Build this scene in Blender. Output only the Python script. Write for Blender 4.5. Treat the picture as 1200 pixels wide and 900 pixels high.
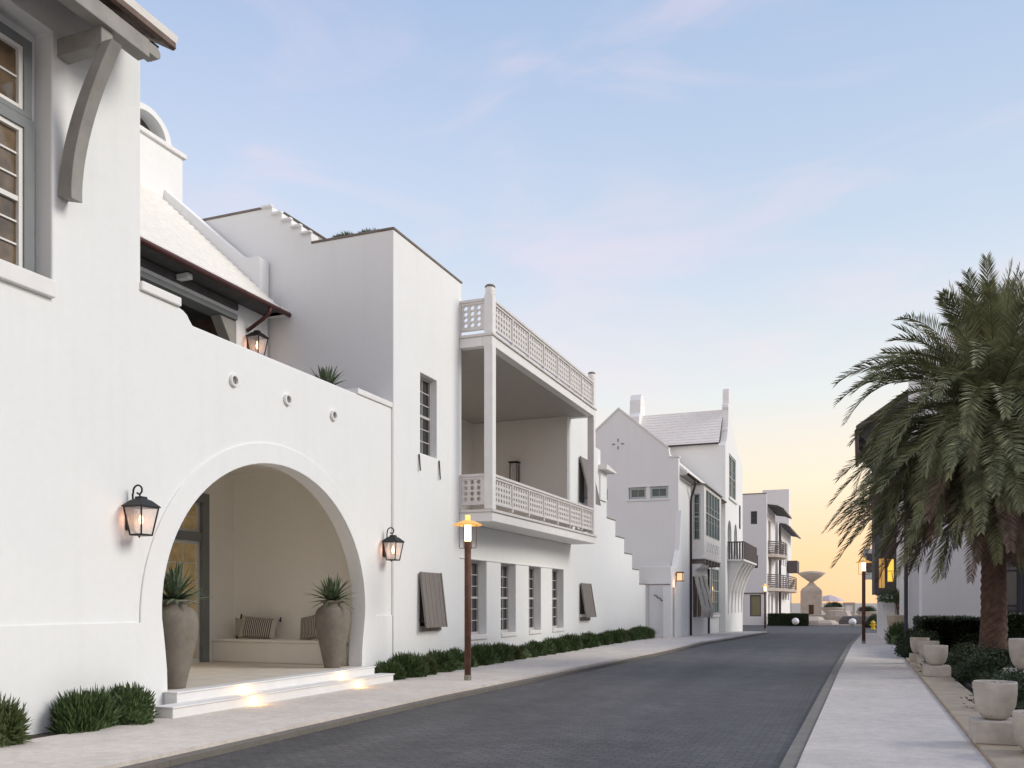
import bpy, bmesh, math, random
from mathutils import Vector, Matrix
from mathutils.geometry import tessellate_polygon
R = math.radians
random.seed(7)
scene = bpy.context.scene
for o in list(bpy.data.objects): bpy.data.objects.remove(o)

# ------------------------------------------------------------------ camera
cam = bpy.data.cameras.new('camera'); camo = bpy.data.objects.new('camera', cam)
scene.collection.objects.link(camo); scene.camera = camo
YAW = math.atan(407/1030)
camo.location = (0, 0, 1.6); camo.rotation_euler = (R(90), 0, YAW)
cam.sensor_width = 36; cam.lens = 36*1030/1200; cam.shift_x = 0; cam.shift_y = 256/1200
cam.clip_start = .05; cam.clip_end = 6000
# ------------------------------------------------------------------ light
SUN_AZ = R(75)      # compass-like angle from +Y towards +X
SUN_EL = R(31)
w = bpy.data.worlds.new('World'); scene.world = w; w.use_nodes = True
nt = w.node_tree; nt.nodes.clear()
def N(tree, t, **k):
    n = tree.nodes.new(t)
    for a, b in k.items(): setattr(n, a, b)
    return n
def math_node(tree, op, a, b=None, clamp=False):
    n = N(tree, 'ShaderNodeMath', operation=op, use_clamp=clamp)
    for i, x in enumerate((a, b)):
        if x is None: continue
        if isinstance(x, (int, float)): n.inputs[i].default_value = x
        else: tree.links.new(x, n.inputs[i])
    return n.outputs[0]
def ramp(tree, fac, stops):
    n = N(tree, 'ShaderNodeValToRGB'); tree.links.new(fac, n.inputs[0])
    e = n.color_ramp.elements
    while len(e) < len(stops): e.new(.5)
    for el, (p, c) in zip(e, stops):
        el.position = p; el.color = (c[0], c[1], c[2], 1)
    return n.outputs[0]
def mixc(tree, fac, a, b, mode='MIX'):
    n = N(tree, 'ShaderNodeMix', data_type='RGBA', blend_type=mode)
    for i, x in ((0, fac), (6, a), (7, b)):
        if isinstance(x, (int, float)): n.inputs[i].default_value = x
        elif isinstance(x, tuple): n.inputs[i].default_value = (x[0], x[1], x[2], 1)
        else: tree.links.new(x, n.inputs[i])
    return n.outputs[2]
def srgb(r, g, b):
    f = lambda c: c/12.92 if c <= .04045 else ((c+.055)/1.055)**2.4
    return (f(r/255), f(g/255), f(b/255))
tc = N(nt, 'ShaderNodeTexCoord'); sx = N(nt, 'ShaderNodeSeparateXYZ')
nt.links.new(tc.outputs['Generated'], sx.inputs[0])
elev = math_node(nt, 'MAXIMUM', sx.outputs[2], 0.0)
front = ramp(nt, elev, [(0, srgb(246, 198, 156)), (.05, srgb(247, 209, 166)), (.13, srgb(246, 229, 206)),
    (.22, srgb(222, 227, 228)), (.36, srgb(194, 209, 228)), (.55, srgb(166, 188, 219)), (1, srgb(120, 148, 195))])
leftc = ramp(nt, elev, [(0, srgb(252, 228, 200)), (.15, srgb(242, 230, 222)), (.3, srgb(214, 220, 233)),
    (.42, srgb(194, 208, 231)), (.56, srgb(166, 186, 220)), (1, srgb(120, 148, 195))])
back = ramp(nt, elev, [(0, srgb(250, 232, 222)), (.2, srgb(250, 236, 230)), (.5, srgb(222, 218, 226)), (1, srgb(128, 154, 198))])
az = math_node(nt, 'ADD', math_node(nt, 'MULTIPLY', sx.outputs[0], .28), math_node(nt, 'MULTIPLY', sx.outputs[1], .96))
hl = math_node(nt, 'SQRT', math_node(nt, 'ADD', math_node(nt, 'MULTIPLY', sx.outputs[0], sx.outputs[0]), math_node(nt, 'MULTIPLY', sx.outputs[1], sx.outputs[1])))
azn = math_node(nt, 'DIVIDE', az, math_node(nt, 'MAXIMUM', hl, .001))
mr1 = N(nt, 'ShaderNodeMapRange', interpolation_type='SMOOTHSTEP'); nt.links.new(azn, mr1.inputs[0]); mr1.inputs[1].default_value = .55; mr1.inputs[2].default_value = .97
mr2 = N(nt, 'ShaderNodeMapRange', interpolation_type='SMOOTHSTEP'); nt.links.new(azn, mr2.inputs[0]); mr2.inputs[1].default_value = -.6; mr2.inputs[2].default_value = .4
sky = mixc(nt, mr1.outputs[0], leftc, front)
sky = mixc(nt, mr2.outputs[0], back, sky)
# thin pink cirrus
mp = N(nt, 'ShaderNodeMapping'); nt.links.new(tc.outputs['Generated'], mp.inputs[0])
mp.inputs['Rotation'].default_value = (R(14), R(52), R(38)); mp.inputs['Scale'].default_value = (1.8, 2.6, 6.5)
cl = N(nt, 'ShaderNodeTexNoise'); nt.links.new(mp.outputs[0], cl.inputs[0]); cl.inputs['Scale'].default_value = 1.7
cl.inputs['Detail'].default_value = 7; cl.inputs['Roughness'].default_value = .52; cl.inputs['Distortion'].default_value = .9
cm = N(nt, 'ShaderNodeTexNoise'); nt.links.new(tc.outputs['Generated'], cm.inputs[0]); cm.inputs['Scale'].default_value = 2.3; cm.inputs['Detail'].default_value = 2
mrc = N(nt, 'ShaderNodeMapRange', interpolation_type='SMOOTHSTEP'); nt.links.new(math_node(nt, 'ADD', math_node(nt, 'MULTIPLY', cl.outputs[0], .62), math_node(nt, 'MULTIPLY', cm.outputs[0], .42)), mrc.inputs[0])
mrc.inputs[1].default_value = .50; mrc.inputs[2].default_value = .70; mrc.inputs[4].default_value = .34
sky = mixc(nt, mrc.outputs[0], sky, srgb(244, 218, 226))
nis = N(nt, 'ShaderNodeTexSky', sky_type='NISHITA'); nis.sun_disc = False; nis.sun_elevation = R(4); nis.sun_rotation = R(15)
bg1 = N(nt, 'ShaderNodeBackground'); nt.links.new(sky, bg1.inputs[0]); bg1.inputs[1].default_value = .97
bg2 = N(nt, 'ShaderNodeBackground'); nt.links.new(nis.outputs[0], bg2.inputs[0]); bg2.inputs[1].default_value = .006
ad = N(nt, 'ShaderNodeAddShader'); nt.links.new(bg1.outputs[0], ad.inputs[0]); nt.links.new(bg2.outputs[0], ad.inputs[1])
wo = N(nt, 'ShaderNodeOutputWorld'); nt.links.new(ad.outputs[0], wo.inputs[0])
sl = bpy.data.lights.new('sun', 'SUN'); so = bpy.data.objects.new('sun', sl); scene.collection.objects.link(so)
sl.energy = 2.0; sl.angle = R(26); sl.color = (1, .94, .84)
sd = Vector((math.sin(SUN_AZ)*math.cos(SUN_EL), math.cos(SUN_AZ)*math.cos(SUN_EL), math.sin(SUN_EL)))
so.rotation_euler = sd.to_track_quat('Z', 'Y').to_euler()
scene.view_settings.view_transform = 'Standard'; scene.view_settings.look = 'None'
scene.view_settings.exposure = 0.2; scene.view_settings.gamma = 1; scene.view_settings.use_curve_mapping = False
scene.render.engine = 'CYCLES'
scene.cycles.max_bounces = 16; scene.cycles.diffuse_bounces = 10

# ------------------------------------------------------------------ materials
MATS = {}
def mat(name, col, rough=.8, var=.0, vscale=3.0, bump=0, bscale=30, metal=0, spec=.5, emis=None, alpha=1, stretch=None, coat=0, dark=None):
    m = bpy.data.materials.new(name); m.use_nodes = True; t = m.node_tree; p = t.nodes['Principled BSDF']
    p.inputs['Base Color'].default_value = (*col, 1); p.inputs['Roughness'].default_value = rough
    p.inputs['Metallic'].default_value = metal; p.inputs['Specular IOR Level'].default_value = spec
    p.inputs['Alpha'].default_value = alpha; p.inputs['Coat Weight'].default_value = coat
    tcn = N(t, 'ShaderNodeTexCoord'); g = N(t, 'ShaderNodeNewGeometry')
    mpn = N(t, 'ShaderNodeMapping'); t.links.new(g.outputs['Position'], mpn.inputs[0])
    if stretch: mpn.inputs['Scale'].default_value = stretch
    if var:
        n = N(t, 'ShaderNodeTexNoise'); t.links.new(mpn.outputs[0], n.inputs[0]); n.inputs['Scale'].default_value = vscale
        n.inputs['Detail'].default_value = 6; n.inputs['Roughness'].default_value = .6
        lo = dark or tuple(c*(1-var) for c in col); hi = tuple(min(1, c*(1+var*.5)) for c in col)
        c = ramp(t, n.outputs[0], [(.3, lo), (.68, hi)])
        t.links.new(c, p.inputs['Base Color'])
    if bump:
        n = N(t, 'ShaderNodeTexNoise'); t.links.new(mpn.outputs[0], n.inputs[0]); n.inputs['Scale'].default_value = bscale
        n.inputs['Detail'].default_value = 5; n.inputs['Roughness'].default_value = .65
        b = N(t, 'ShaderNodeBump'); b.inputs['Strength'].default_value = bump; b.inputs['Distance'].default_value = .02
        t.links.new(n.outputs[0], b.inputs['Height']); t.links.new(b.outputs[0], p.inputs['Normal'])
    if emis:
        p.inputs['Emission Color'].default_value = (*emis[0], 1); p.inputs['Emission Strength'].default_value = emis[1]
    MATS[name] = m
    return m
def stucco(name, col, streak=.05):
    m = bpy.data.materials.new(name); m.use_nodes = True; t = m.node_tree; p = t.nodes['Principled BSDF']
    p.inputs['Roughness'].default_value = .85; p.inputs['Specular IOR Level'].default_value = .25
    g = N(t, 'ShaderNodeNewGeometry')
    n1 = N(t, 'ShaderNodeTexNoise'); t.links.new(g.outputs['Position'], n1.inputs[0]); n1.inputs['Scale'].default_value = .7; n1.inputs['Detail'].default_value = 8; n1.inputs['Roughness'].default_value = .65
    mpn = N(t, 'ShaderNodeMapping'); t.links.new(g.outputs['Position'], mpn.inputs[0]); mpn.inputs['Scale'].default_value = (5, 5, .35)
    n2 = N(t, 'ShaderNodeTexNoise'); t.links.new(mpn.outputs[0], n2.inputs[0]); n2.inputs['Scale'].default_value = 1.0; n2.inputs['Detail'].default_value = 6
    n4 = N(t, 'ShaderNodeTexNoise'); t.links.new(g.outputs['Position'], n4.inputs[0]); n4.inputs['Scale'].default_value = 9; n4.inputs['Detail'].default_value = 6
    c1 = ramp(t, n1.outputs[0], [(.3, tuple(c*.97 for c in col)), (.7, col)])
    c2 = ramp(t, n2.outputs[0], [(.25, (1-streak*1.6, 1-streak*1.7, 1-streak*2.1)), (.5, (1, 1, 1))])
    c3 = ramp(t, n4.outputs[0], [(.35, (.985, .985, .98)), (.6, (1, 1, 1))])
    c = mixc(t, 1.0, mixc(t, 1.0, c1, c2, 'MULTIPLY'), c3, 'MULTIPLY')
    t.links.new(c, p.inputs['Base Color'])
    n3 = N(t, 'ShaderNodeTexNoise'); t.links.new(g.outputs['Position'], n3.inputs[0]); n3.inputs['Scale'].default_value = 45; n3.inputs['Detail'].default_value = 4
    n5 = N(t, 'ShaderNodeTexNoise'); t.links.new(g.outputs['Position'], n5.inputs[0]); n5.inputs['Scale'].default_value = 3.5; n5.inputs['Detail'].default_value = 3
    h = math_node(t, 'ADD', math_node(t, 'MULTIPLY', n3.outputs[0], .14), n5.outputs[0])
    b = N(t, 'ShaderNodeBump'); b.inputs['Strength'].default_value = .17; b.inputs['Distance'].default_value = .025
    t.links.new(h, b.inputs['Height']); t.links.new(b.outputs[0], p.inputs['Normal'])
    MATS[name] = m; return m
STUCCO = stucco('white_stucco', (.83, .84, .83), .014)
PLASTER = stucco('porch_plaster', (.88, .855, .80), .01)
RECESS = stucco('shaded_recess_plaster', (.74, .71, .67), .02)  # darker than the outer stucco: shade of the balcony recess put into the colour
STUCCO2 = stucco('far_stucco', (.82, .815, .81), .02)
TRIM = mat('white_trim', (.8, .79, .77), .6, .05, 4, .08, 40)
RAIL = mat('railing_paint', (.68, .655, .63), .6, .06, 5)
ROOF = mat('white_roof', (.80, .78, .735), .8, .07, 5, .06, 20)
CAP = mat('brown_cap', (.20, .16, .13), .7, .2, 5)
GUTTER = mat('copper_gutter', (.10, .035, .03), .45, .3, 4, metal=.3)
PIPE = mat('dark_pipe', (.06, .032, .03), .5, .2, 4)
TIMBER = mat('grey_timber', (.31, .30, .275), .75, .18, 3, .15, 25, stretch=(1, 1, 1))
TIMBERD = mat('dark_timber', (.09, .085, .08), .8, .3, 4, .2, 25)
EAVEW = mat('brown_timber', (.15, .10, .075), .7, .35, 5, .2, 30)
SHUTTER = mat('taupe_shutter', (.215, .19, .17), .65, .16, 3, .12, 40, stretch=(6, 6, .6))
FRAME = mat('window_frame_paint', (.52, .50, .48), .5, .05)
FRAMEW = mat('white_window_paint', (.75, .74, .7), .5, .05)
CASING = mat('blue_grey_casing', (.19, .205, .205), .6, .1)
FRAMEG = mat('green_grey_frame', (.42, .48, .47), .5, .06)
GLASS = mat('dark_glass', (.018, .02, .022), .06, spec=.8)
GLASSB = mat('bronze_reflection_glass', (.20, .14, .085), .08, .75, 1.6, spec=.9)  # mottled brown tones paint reflections into the pane colour
GLASSY = mat('lit_amber_glass', (.50, .38, .19), .25, .45, 3, spec=.6, emis=((.9, .6, .25), .06))  # bright colour and faint emission stand for light from inside
GLASSG = mat('green_glass', (.06, .085, .08), .08, .4, .8, spec=.8)
IRON = mat('black_iron', (.018, .02, .022), .45, .2, 10, metal=.4)
CORTEN = mat('rust_pole', (.12, .052, .032), .75, .35, 6, .2, 60)
AMBER = mat('amber_shade', (.75, .42, .12), .5, emis=((1, .55, .12), .35))
BULB = mat('lamp_tube', (1, .8, .45), .5, emis=((1, .72, .3), 7))
FLAME = mat('lantern_bulb', (1, .6, .3), .5, emis=((1, .5, .22), 9))
FROST = mat('frosted_pane', (.85, .80, .76), .35, .08, 20, alpha=.42)
STEPL = mat('step_light_lens', (1, .8, .5), .5, emis=((1, .6, .16), 40))
GLOW = mat('lit_window', (.9, .55, .1), .4, .5, 1.5, emis=((1, .62, .08), .85))
JAR = mat('taupe_clay', (.20, .175, .142), .85, .16, 6, .35, 26)
SOIL = mat('soil', (.05, .038, .028), .95, .4, 10, .5, 30)
STONE = mat('cast_stone', (.52, .475, .415), .85, .2, 6, .45, 25)
STONET = mat('tan_stone', (.45, .37, .27), .85, .2, 3, .3, 25)
STONEF = mat('far_stone', (.48, .42, .36), .85, .15, 1.5, .2, 8)
SLAT = mat('weathered_balcony', (.12, .10, .10), .8, .25, 3)
BARK = mat('palm_bark', (.14, .085, .065), .9, .45, 7, .8, 22)
FELT = mat('cushion_cream', (.46, .42, .37), .9, .08, 12, .1, 80)
TASSEL = mat('tassel_black', (.025, .022, .022), .9)
PORCHF = mat('porch_floor', (.68, .62, .54), .6, .12, 2.5, .08, 20)
YEL = mat('hydrant_yellow', (.75, .50, .02), .5, .1)
REDS = mat('sign_red', (.16, .03, .03), .5, .1)
BALL = mat('ball_white', (.82, .82, .82), .4, .04)
DOORB = mat('brown_door', (.09, .035, .02), .6, .2)
BLIND = mat('olive_blind', (.26, .24, .13), .7, .12, 2)
CUR = mat('door_glass_blue', (.03, .035, .05), .12, .4, 1, spec=.7)
NAVY = mat('navy_frame', (.035, .04, .06), .5, .2)

def leafmat(name, lo, hi, trans=.15, scale=14):
    m = bpy.data.materials.new(name); m.use_nodes = True; t = m.node_tree; p = t.nodes['Principled BSDF']
    g = N(t, 'ShaderNodeNewGeometry'); n = N(t, 'ShaderNodeTexNoise'); t.links.new(g.outputs['Position'], n.inputs[0])
    n.inputs['Scale'].default_value = scale; n.inputs['Detail'].default_value = 3
    c = ramp(t, n.outputs[0], [(.34, lo), (.66, hi)])
    c = mixc(t, .35, c, mixc(t, g.outputs['Random Per Island'], lo, hi))
    t.links.new(c, p.inputs['Base Color']); p.inputs['Roughness'].default_value = .55
    p.inputs['Specular IOR Level'].default_value = .35
    MATS[name] = m; return m
LEAFH = leafmat('hedge_leaf', (.026, .048, .014), (.095, .145, .048))
LEAFD = leafmat('dark_leaf', (.014, .026, .013), (.055, .08, .036))
LEAFA = leafmat('agave_leaf', (.06, .09, .05), (.20, .25, .15))
LEAFP = leafmat('palm_leaf', (.075, .085, .040), (.31, .33, .175), scale=2.2)
LEAFB = leafmat('dry_palm_leaf', (.10, .068, .05), (.30, .21, .16), scale=2.2)
GRASS = leafmat('grass_blade', (.03, .06, .012), (.09, .15, .03))

def brickmat(name, c1, c2, mort, sc, rough, bump, bw=.5, rh=.25, off=.5, rotz=0):
    m = bpy.data.materials.new(name); m.use_nodes = True; t = m.node_tree; p = t.nodes['Principled BSDF']
    g = N(t, 'ShaderNodeNewGeometry'); mpn = N(t, 'ShaderNodeMapping'); t.links.new(g.outputs['Position'], mpn.inputs[0])
    mpn.inputs['Rotation'].default_value = (0, 0, rotz)
    dn = N(t, 'ShaderNodeTexNoise'); t.links.new(g.outputs['Position'], dn.inputs[0]); dn.inputs['Scale'].default_value = 9
    dv = N(t, 'ShaderNodeVectorMath', operation='MULTIPLY_ADD'); t.links.new(dn.outputs['Color'], dv.inputs[0]); dv.inputs[1].default_value = (.018, .018, 0); t.links.new(mpn.outputs[0], dv.inputs[2])
    b = N(t, 'ShaderNodeTexBrick'); t.links.new(dv.outputs[0], b.inputs[0])
    b.inputs['Scale'].default_value = sc; b.inputs['Color1'].default_value = (*c1, 1); b.inputs['Color2'].default_value = (*c2, 1)
    b.inputs['Mortar'].default_value = (*mort, 1); b.inputs['Mortar Size'].default_value = .022; b.inputs['Mortar Smooth'].default_value = .5
    b.inputs['Brick Width'].default_value = bw; b.inputs['Row Height'].default_value = rh; b.offset = off
    n = N(t, 'ShaderNodeTexNoise'); t.links.new(g.outputs['Position'], n.inputs[0]); n.inputs['Scale'].default_value = .8; n.inputs['Detail'].default_value = 8; n.inputs['Roughness'].default_value = .7
    n2 = N(t, 'ShaderNodeTexNoise'); t.links.new(g.outputs['Position'], n2.inputs[0]); n2.inputs['Scale'].default_value = 25; n2.inputs['Detail'].default_value = 5
    v = ramp(t, n.outputs[0], [(.3, (.72, .72, .72)), (.7, (1.15, 1.15, 1.15))])
    v2 = ramp(t, n2.outputs[0], [(.3, (.75, .75, .75)), (.7, (1.1, 1.1, 1.1))])
    wm = N(t, 'ShaderNodeMapping'); t.links.new(g.outputs['Position'], wm.inputs[0]); wm.inputs['Scale'].default_value = (1.1, .07, 1)
    wn = N(t, 'ShaderNodeTexNoise'); t.links.new(wm.outputs[0], wn.inputs[0]); wn.inputs['Scale'].default_value = 1.0; wn.inputs['Detail'].default_value = 5
    wr = ramp(t, wn.outputs[0], [(.35, (.80, .80, .80)), (.65, (1.12, 1.12, 1.12))])
    c = mixc(t, 1, mixc(t, 1, mixc(t, 1, b.outputs[0], v, 'MULTIPLY'), v2, 'MULTIPLY'), wr, 'MULTIPLY')
    t.links.new(c, p.inputs['Base Color']); p.inputs['Roughness'].default_value = rough
    h = math_node(t, 'ADD', math_node(t, 'MULTIPLY', b.outputs['Fac'], -1.0), math_node(t, 'MULTIPLY', n2.outputs[0], .9))
    bn = N(t, 'ShaderNodeBump'); bn.inputs['Strength'].default_value = bump; bn.inputs['Distance'].default_value = .012
    t.links.new(h, bn.inputs['Height']); t.links.new(bn.outputs[0], p.inputs['Normal'])
    MATS[name] = m; return m
ROADM = brickmat('paver_road', (.135, .129, .125), (.092, .088, .087), (.060, .057, .056), 2.7, .62, 1.0, bw=.5, rh=.27)
ROOFT = None
def pavemat(name, col, jy=3.2, joint=.80):
    m = bpy.data.materials.new(name); m.use_nodes = True; t = m.node_tree; p = t.nodes['Principled BSDF']
    g = N(t, 'ShaderNodeNewGeometry')
    n = N(t, 'ShaderNodeTexNoise'); t.links.new(g.outputs['Position'], n.inputs[0]); n.inputs['Scale'].default_value = .9; n.inputs['Detail'].default_value = 8; n.inputs['Roughness'].default_value = .7
    v = N(t, 'ShaderNodeTexVoronoi'); t.links.new(g.outputs['Position'], v.inputs[0]); v.inputs['Scale'].default_value = 38
    n2 = N(t, 'ShaderNodeTexNoise'); t.links.new(g.outputs['Position'], n2.inputs[0]); n2.inputs['Scale'].default_value = 60; n2.inputs['Detail'].default_value = 4
    n3 = N(t, 'ShaderNodeTexNoise'); t.links.new(g.outputs['Position'], n3.inputs[0]); n3.inputs['Scale'].default_value = 6; n3.inputs['Detail'].default_value = 6
    c = ramp(t, n.outputs[0], [(.28, tuple(x*.82 for x in col)), (.7, tuple(x*1.06 for x in col))])
    c2 = ramp(t, v.outputs['Color'], [(.1, (.92, .91, .90)), (.6, (1, 1, 1))])
    c3 = ramp(t, n2.outputs[0], [(.35, (.93, .93, .93)), (.6, (1.02, 1.02, 1.02))])
    c4 = ramp(t, n3.outputs[0], [(.35, (.9, .9, .9)), (.6, (1, 1, 1))])
    cc = mixc(t, 1, mixc(t, 1, mixc(t, 1, c, c2, 'MULTIPLY'), c3, 'MULTIPLY'), c4, 'MULTIPLY')
    sp = N(t, 'ShaderNodeSeparateXYZ'); t.links.new(g.outputs['Position'], sp.inputs[0])
    fr_ = math_node(t, 'FRACT', math_node(t, 'MULTIPLY', sp.outputs[1], 1/jy)); ln = math_node(t, 'LESS_THAN', fr_, .012/jy)
    cc = mixc(t, math_node(t, 'MULTIPLY', ln, 1-joint), cc, (.08, .07, .06))
    t.links.new(cc, p.inputs['Base Color']); p.inputs['Roughness'].default_value = .85
    b = N(t, 'ShaderNodeBump'); b.inputs['Strength'].default_value = .25; b.inputs['Distance'].default_value = .006
    t.links.new(math_node(t, 'ADD', n2.outputs[0], v.outputs['Distance']), b.inputs['Height']); t.links.new(b.outputs[0], p.inputs['Normal'])
    MATS[name] = m; return m
PAVE = pavemat('shell_concrete', (.75, .685, .615))
KERBM = pavemat('kerb_concrete', (.20, .18, .155), 1.8, .2)
KERBR = pavemat('kerb_concrete_right', (.27, .25, .215), 1.8, .2)
SAND = mat('sand', (.40, .36, .31), .95, .2, .5, .3, 6)
def stripemat():
    m = bpy.data.materials.new('striped_fabric'); m.use_nodes = True; t = m.node_tree; p = t.nodes['Principled BSDF']
    tcn = N(t, 'ShaderNodeTexCoord'); s = N(t, 'ShaderNodeSeparateXYZ'); t.links.new(tcn.outputs['Object'], s.inputs[0])
    f = math_node(t, 'FRACT', math_node(t, 'MULTIPLY', s.outputs[0], 21.0))
    c = ramp(t, f, [(.0, (.50, .46, .41)), (.55, (.50, .46, .41)), (.6, (.035, .02, .022)), (.95, (.035, .02, .022))])
    edge = math_node(t, 'LESS_THAN', math_node(t, 'ABSOLUTE', s.outputs[0]), .34)
    c = mixc(t, edge, (.50, .46, .41), c)
    t.links.new(c, p.inputs['Base Color']); p.inputs['Roughness'].default_value = .95
    return m
STRIPE = stripemat()

# ------------------------------------------------------------------ builders
col = scene.collection
IDM = lambda a, b, c: (a, b, c)
class MB:
    """mesh collector; fn maps local (a along, b up, c out) to the world"""
    def __init__(self, fn=IDM): self.v = []; self.f = []; self.fn = fn
    def box(self, a0, a1, b0, b1, c0, c1):
        i = len(self.v)
        for a in (a0, a1):
            for b in (b0, b1):
                for c in (c0, c1): self.v.append(self.fn(a, b, c))
        for q in ((0, 1, 3, 2), (4, 6, 7, 5), (0, 4, 5, 1), (2, 3, 7, 6), (0, 2, 6, 4), (1, 5, 7, 3)): self.f.append(tuple(i+k for k in q))
        return self
    def slab(self, outer, holes, c0, c1):
        loops = [list(outer)]+[list(h) for h in holes]
        tris = tessellate_polygon([[Vector((p[0], p[1], 0)) for p in l] for l in loops])
        flat = [p for l in loops for p in l]; n = len(flat); i = len(self.v)
        for c in (c0, c1):
            for p in flat: self.v.append(self.fn(p[0], p[1], c))
        for t in tris:
            self.f.append(tuple(i+k for k in t)); self.f.append(tuple(i+n+k for k in reversed(t)))
        s = i
        for l in loops:
            m = len(l)
            for k in range(m):
                a, b = s+k, s+(k+1) % m
                self.f.append((a, b, b+n, a+n))
            s += m
        return self
    def prism(self, outer, c0, c1): 
        i = len(self.v); n = len(outer)
        for c in (c0, c1):
            for p in outer: self.v.append(self.fn(p[0], p[1], c))
        self.f.append(tuple(range(i, i+n))); self.f.append(tuple(range(i+2*n-1, i+n-1, -1)))
        for k in range(n):
            a, b = i+k, i+(k+1) % n
            self.f.append((a, b, b+n, a+n))
        return self
    def tube(self, pts, r, seg=8, caps=True):
        pts = [Vector(p) for p in pts]; i = len(self.v); n = len(pts)
        rr = r if isinstance(r, (list, tuple)) else [r]*n
        up = None
        for k, p in enumerate(pts):
            d = (pts[min(k+1, n-1)]-pts[max(k-1, 0)]).normalized()
            if up is None:
                up = Vector((0, 0, 1)) if abs(d.z) < .9 else Vector((1, 0, 0))
            s = d.cross(up).normalized(); u2 = s.cross(d).normalized(); up = u2
            for j in range(seg):
                t = 2*math.pi*j/seg
                q = p+s*math.cos(t)*rr[k]+u2*math.sin(t)*rr[k]
                self.v.append(self.fn(*q))
        for k in range(n-1):
            for j in range(seg):
                a = i+k*seg+j; b = i+k*seg+(j+1) % seg
                self.f.append((a, b, b+seg, a+seg))
        if caps:
            self.f.append(tuple(range(i, i+seg))); self.f.append(tuple(range(i+(n-1)*seg, i+n*seg)))
        return self
    def lathe(self, cx, cy, prof, seg=32, jitter=0):
        i = len(self.v); n = len(prof)
        for (r, z) in prof:
            for j in range(seg):
                t = 2*math.pi*j/seg
                rj = r*(1+jitter*math.sin(3*t+z*7)*.5)
                self.v.append(self.fn(cx+rj*math.cos(t), cy+rj*math.sin(t), z))
        for k in range(n-1):
            for j in range(seg):
                a = i+k*seg+j; b = i+k*seg+(j+1) % seg
                self.f.append((a, b, b+seg, a+seg))
        self.f.append(tuple(range(i, i+seg))); self.f.append(tuple(range(i+(n-1)*seg, i+n*seg)))
        return self
    def build(self, name, m, parent=None, bevel=0, smooth=False, seg=2, recalc=True):
        me = bpy.data.meshes.new(name)
        off = rootloc(parent)
        me.from_pydata([(v[0]-off[0], v[1]-off[1], v[2]-off[2]) for v in self.v], [], self.f)
        if recalc:
            b = bmesh.new(); b.from_mesh(me)
            if bevel: bmesh.ops.remove_doubles(b, verts=b.verts, dist=1e-5); bmesh.ops.dissolve_limit(b, angle_limit=R(.5), verts=b.verts, edges=b.edges)
            bmesh.ops.recalc_face_normals(b, faces=b.faces)
            b.to_mesh(me); b.free()
        me.materials.append(m); me.update()
        o = bpy.data.objects.new(name, me); col.objects.link(o)
        if parent: o.parent = parent
        if smooth:
            for p in me.polygons: p.use_smooth = True
        if bevel:
            md = o.modifiers.new('bevel', 'BEVEL'); md.width = bevel; md.segments = seg; md.limit_method = 'ANGLE'; md.angle_limit = R(40)
            md.harden_normals = False
        return o
def rootloc(p):
    loc = Vector((0, 0, 0))
    while p is not None:
        loc += Vector(p.location); p = p.parent
    return loc
def tag(o, label=None, cat=None, group=None, kind=None):
    if label: o['label'] = label
    if cat: o['category'] = cat
    if group: o['group'] = group
    if kind: o['kind'] = kind
    return o
def thing(name, label, cat, loc=(0, 0, 0), group=None):
    o = bpy.data.objects.new(name, None); col.objects.link(o); o.location = loc; o.empty_display_size = .3
    return tag(o, label, cat, group)
def children(o): return [c for c in bpy.data.objects if c.parent is o]
def copy_tree(o, parent=None):
    kids = children(o)
    c = o.copy(); col.objects.link(c)
    if parent is not None: c.parent = parent
    for k in kids: copy_tree(k, c)
    return c
def FX(X, s=1):   # plane X = const, outward +X (s=1) or -X (s=-1)
    return lambda a, b, c: (X+s*c, a, b)
def FY(Y):        # plane facing -Y (towards the camera)
    return lambda a, b, c: (a, Y-c, b)
def circ(ca, cb, r, n=24, rb=None, a0=0, a1=360):
    rb = rb or r; full = (a1-a0 == 360)
    m = n if full else n+1
    return [(ca+r*math.cos(R(a0+(a1-a0)*k/n)), cb+rb*math.sin(R(a0+(a1-a0)*k/n))) for k in range(m)]
def rect(a0, a1, b0, b1): return [(a0, b0), (a1, b0), (a1, b1), (a0, b1)]

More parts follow.
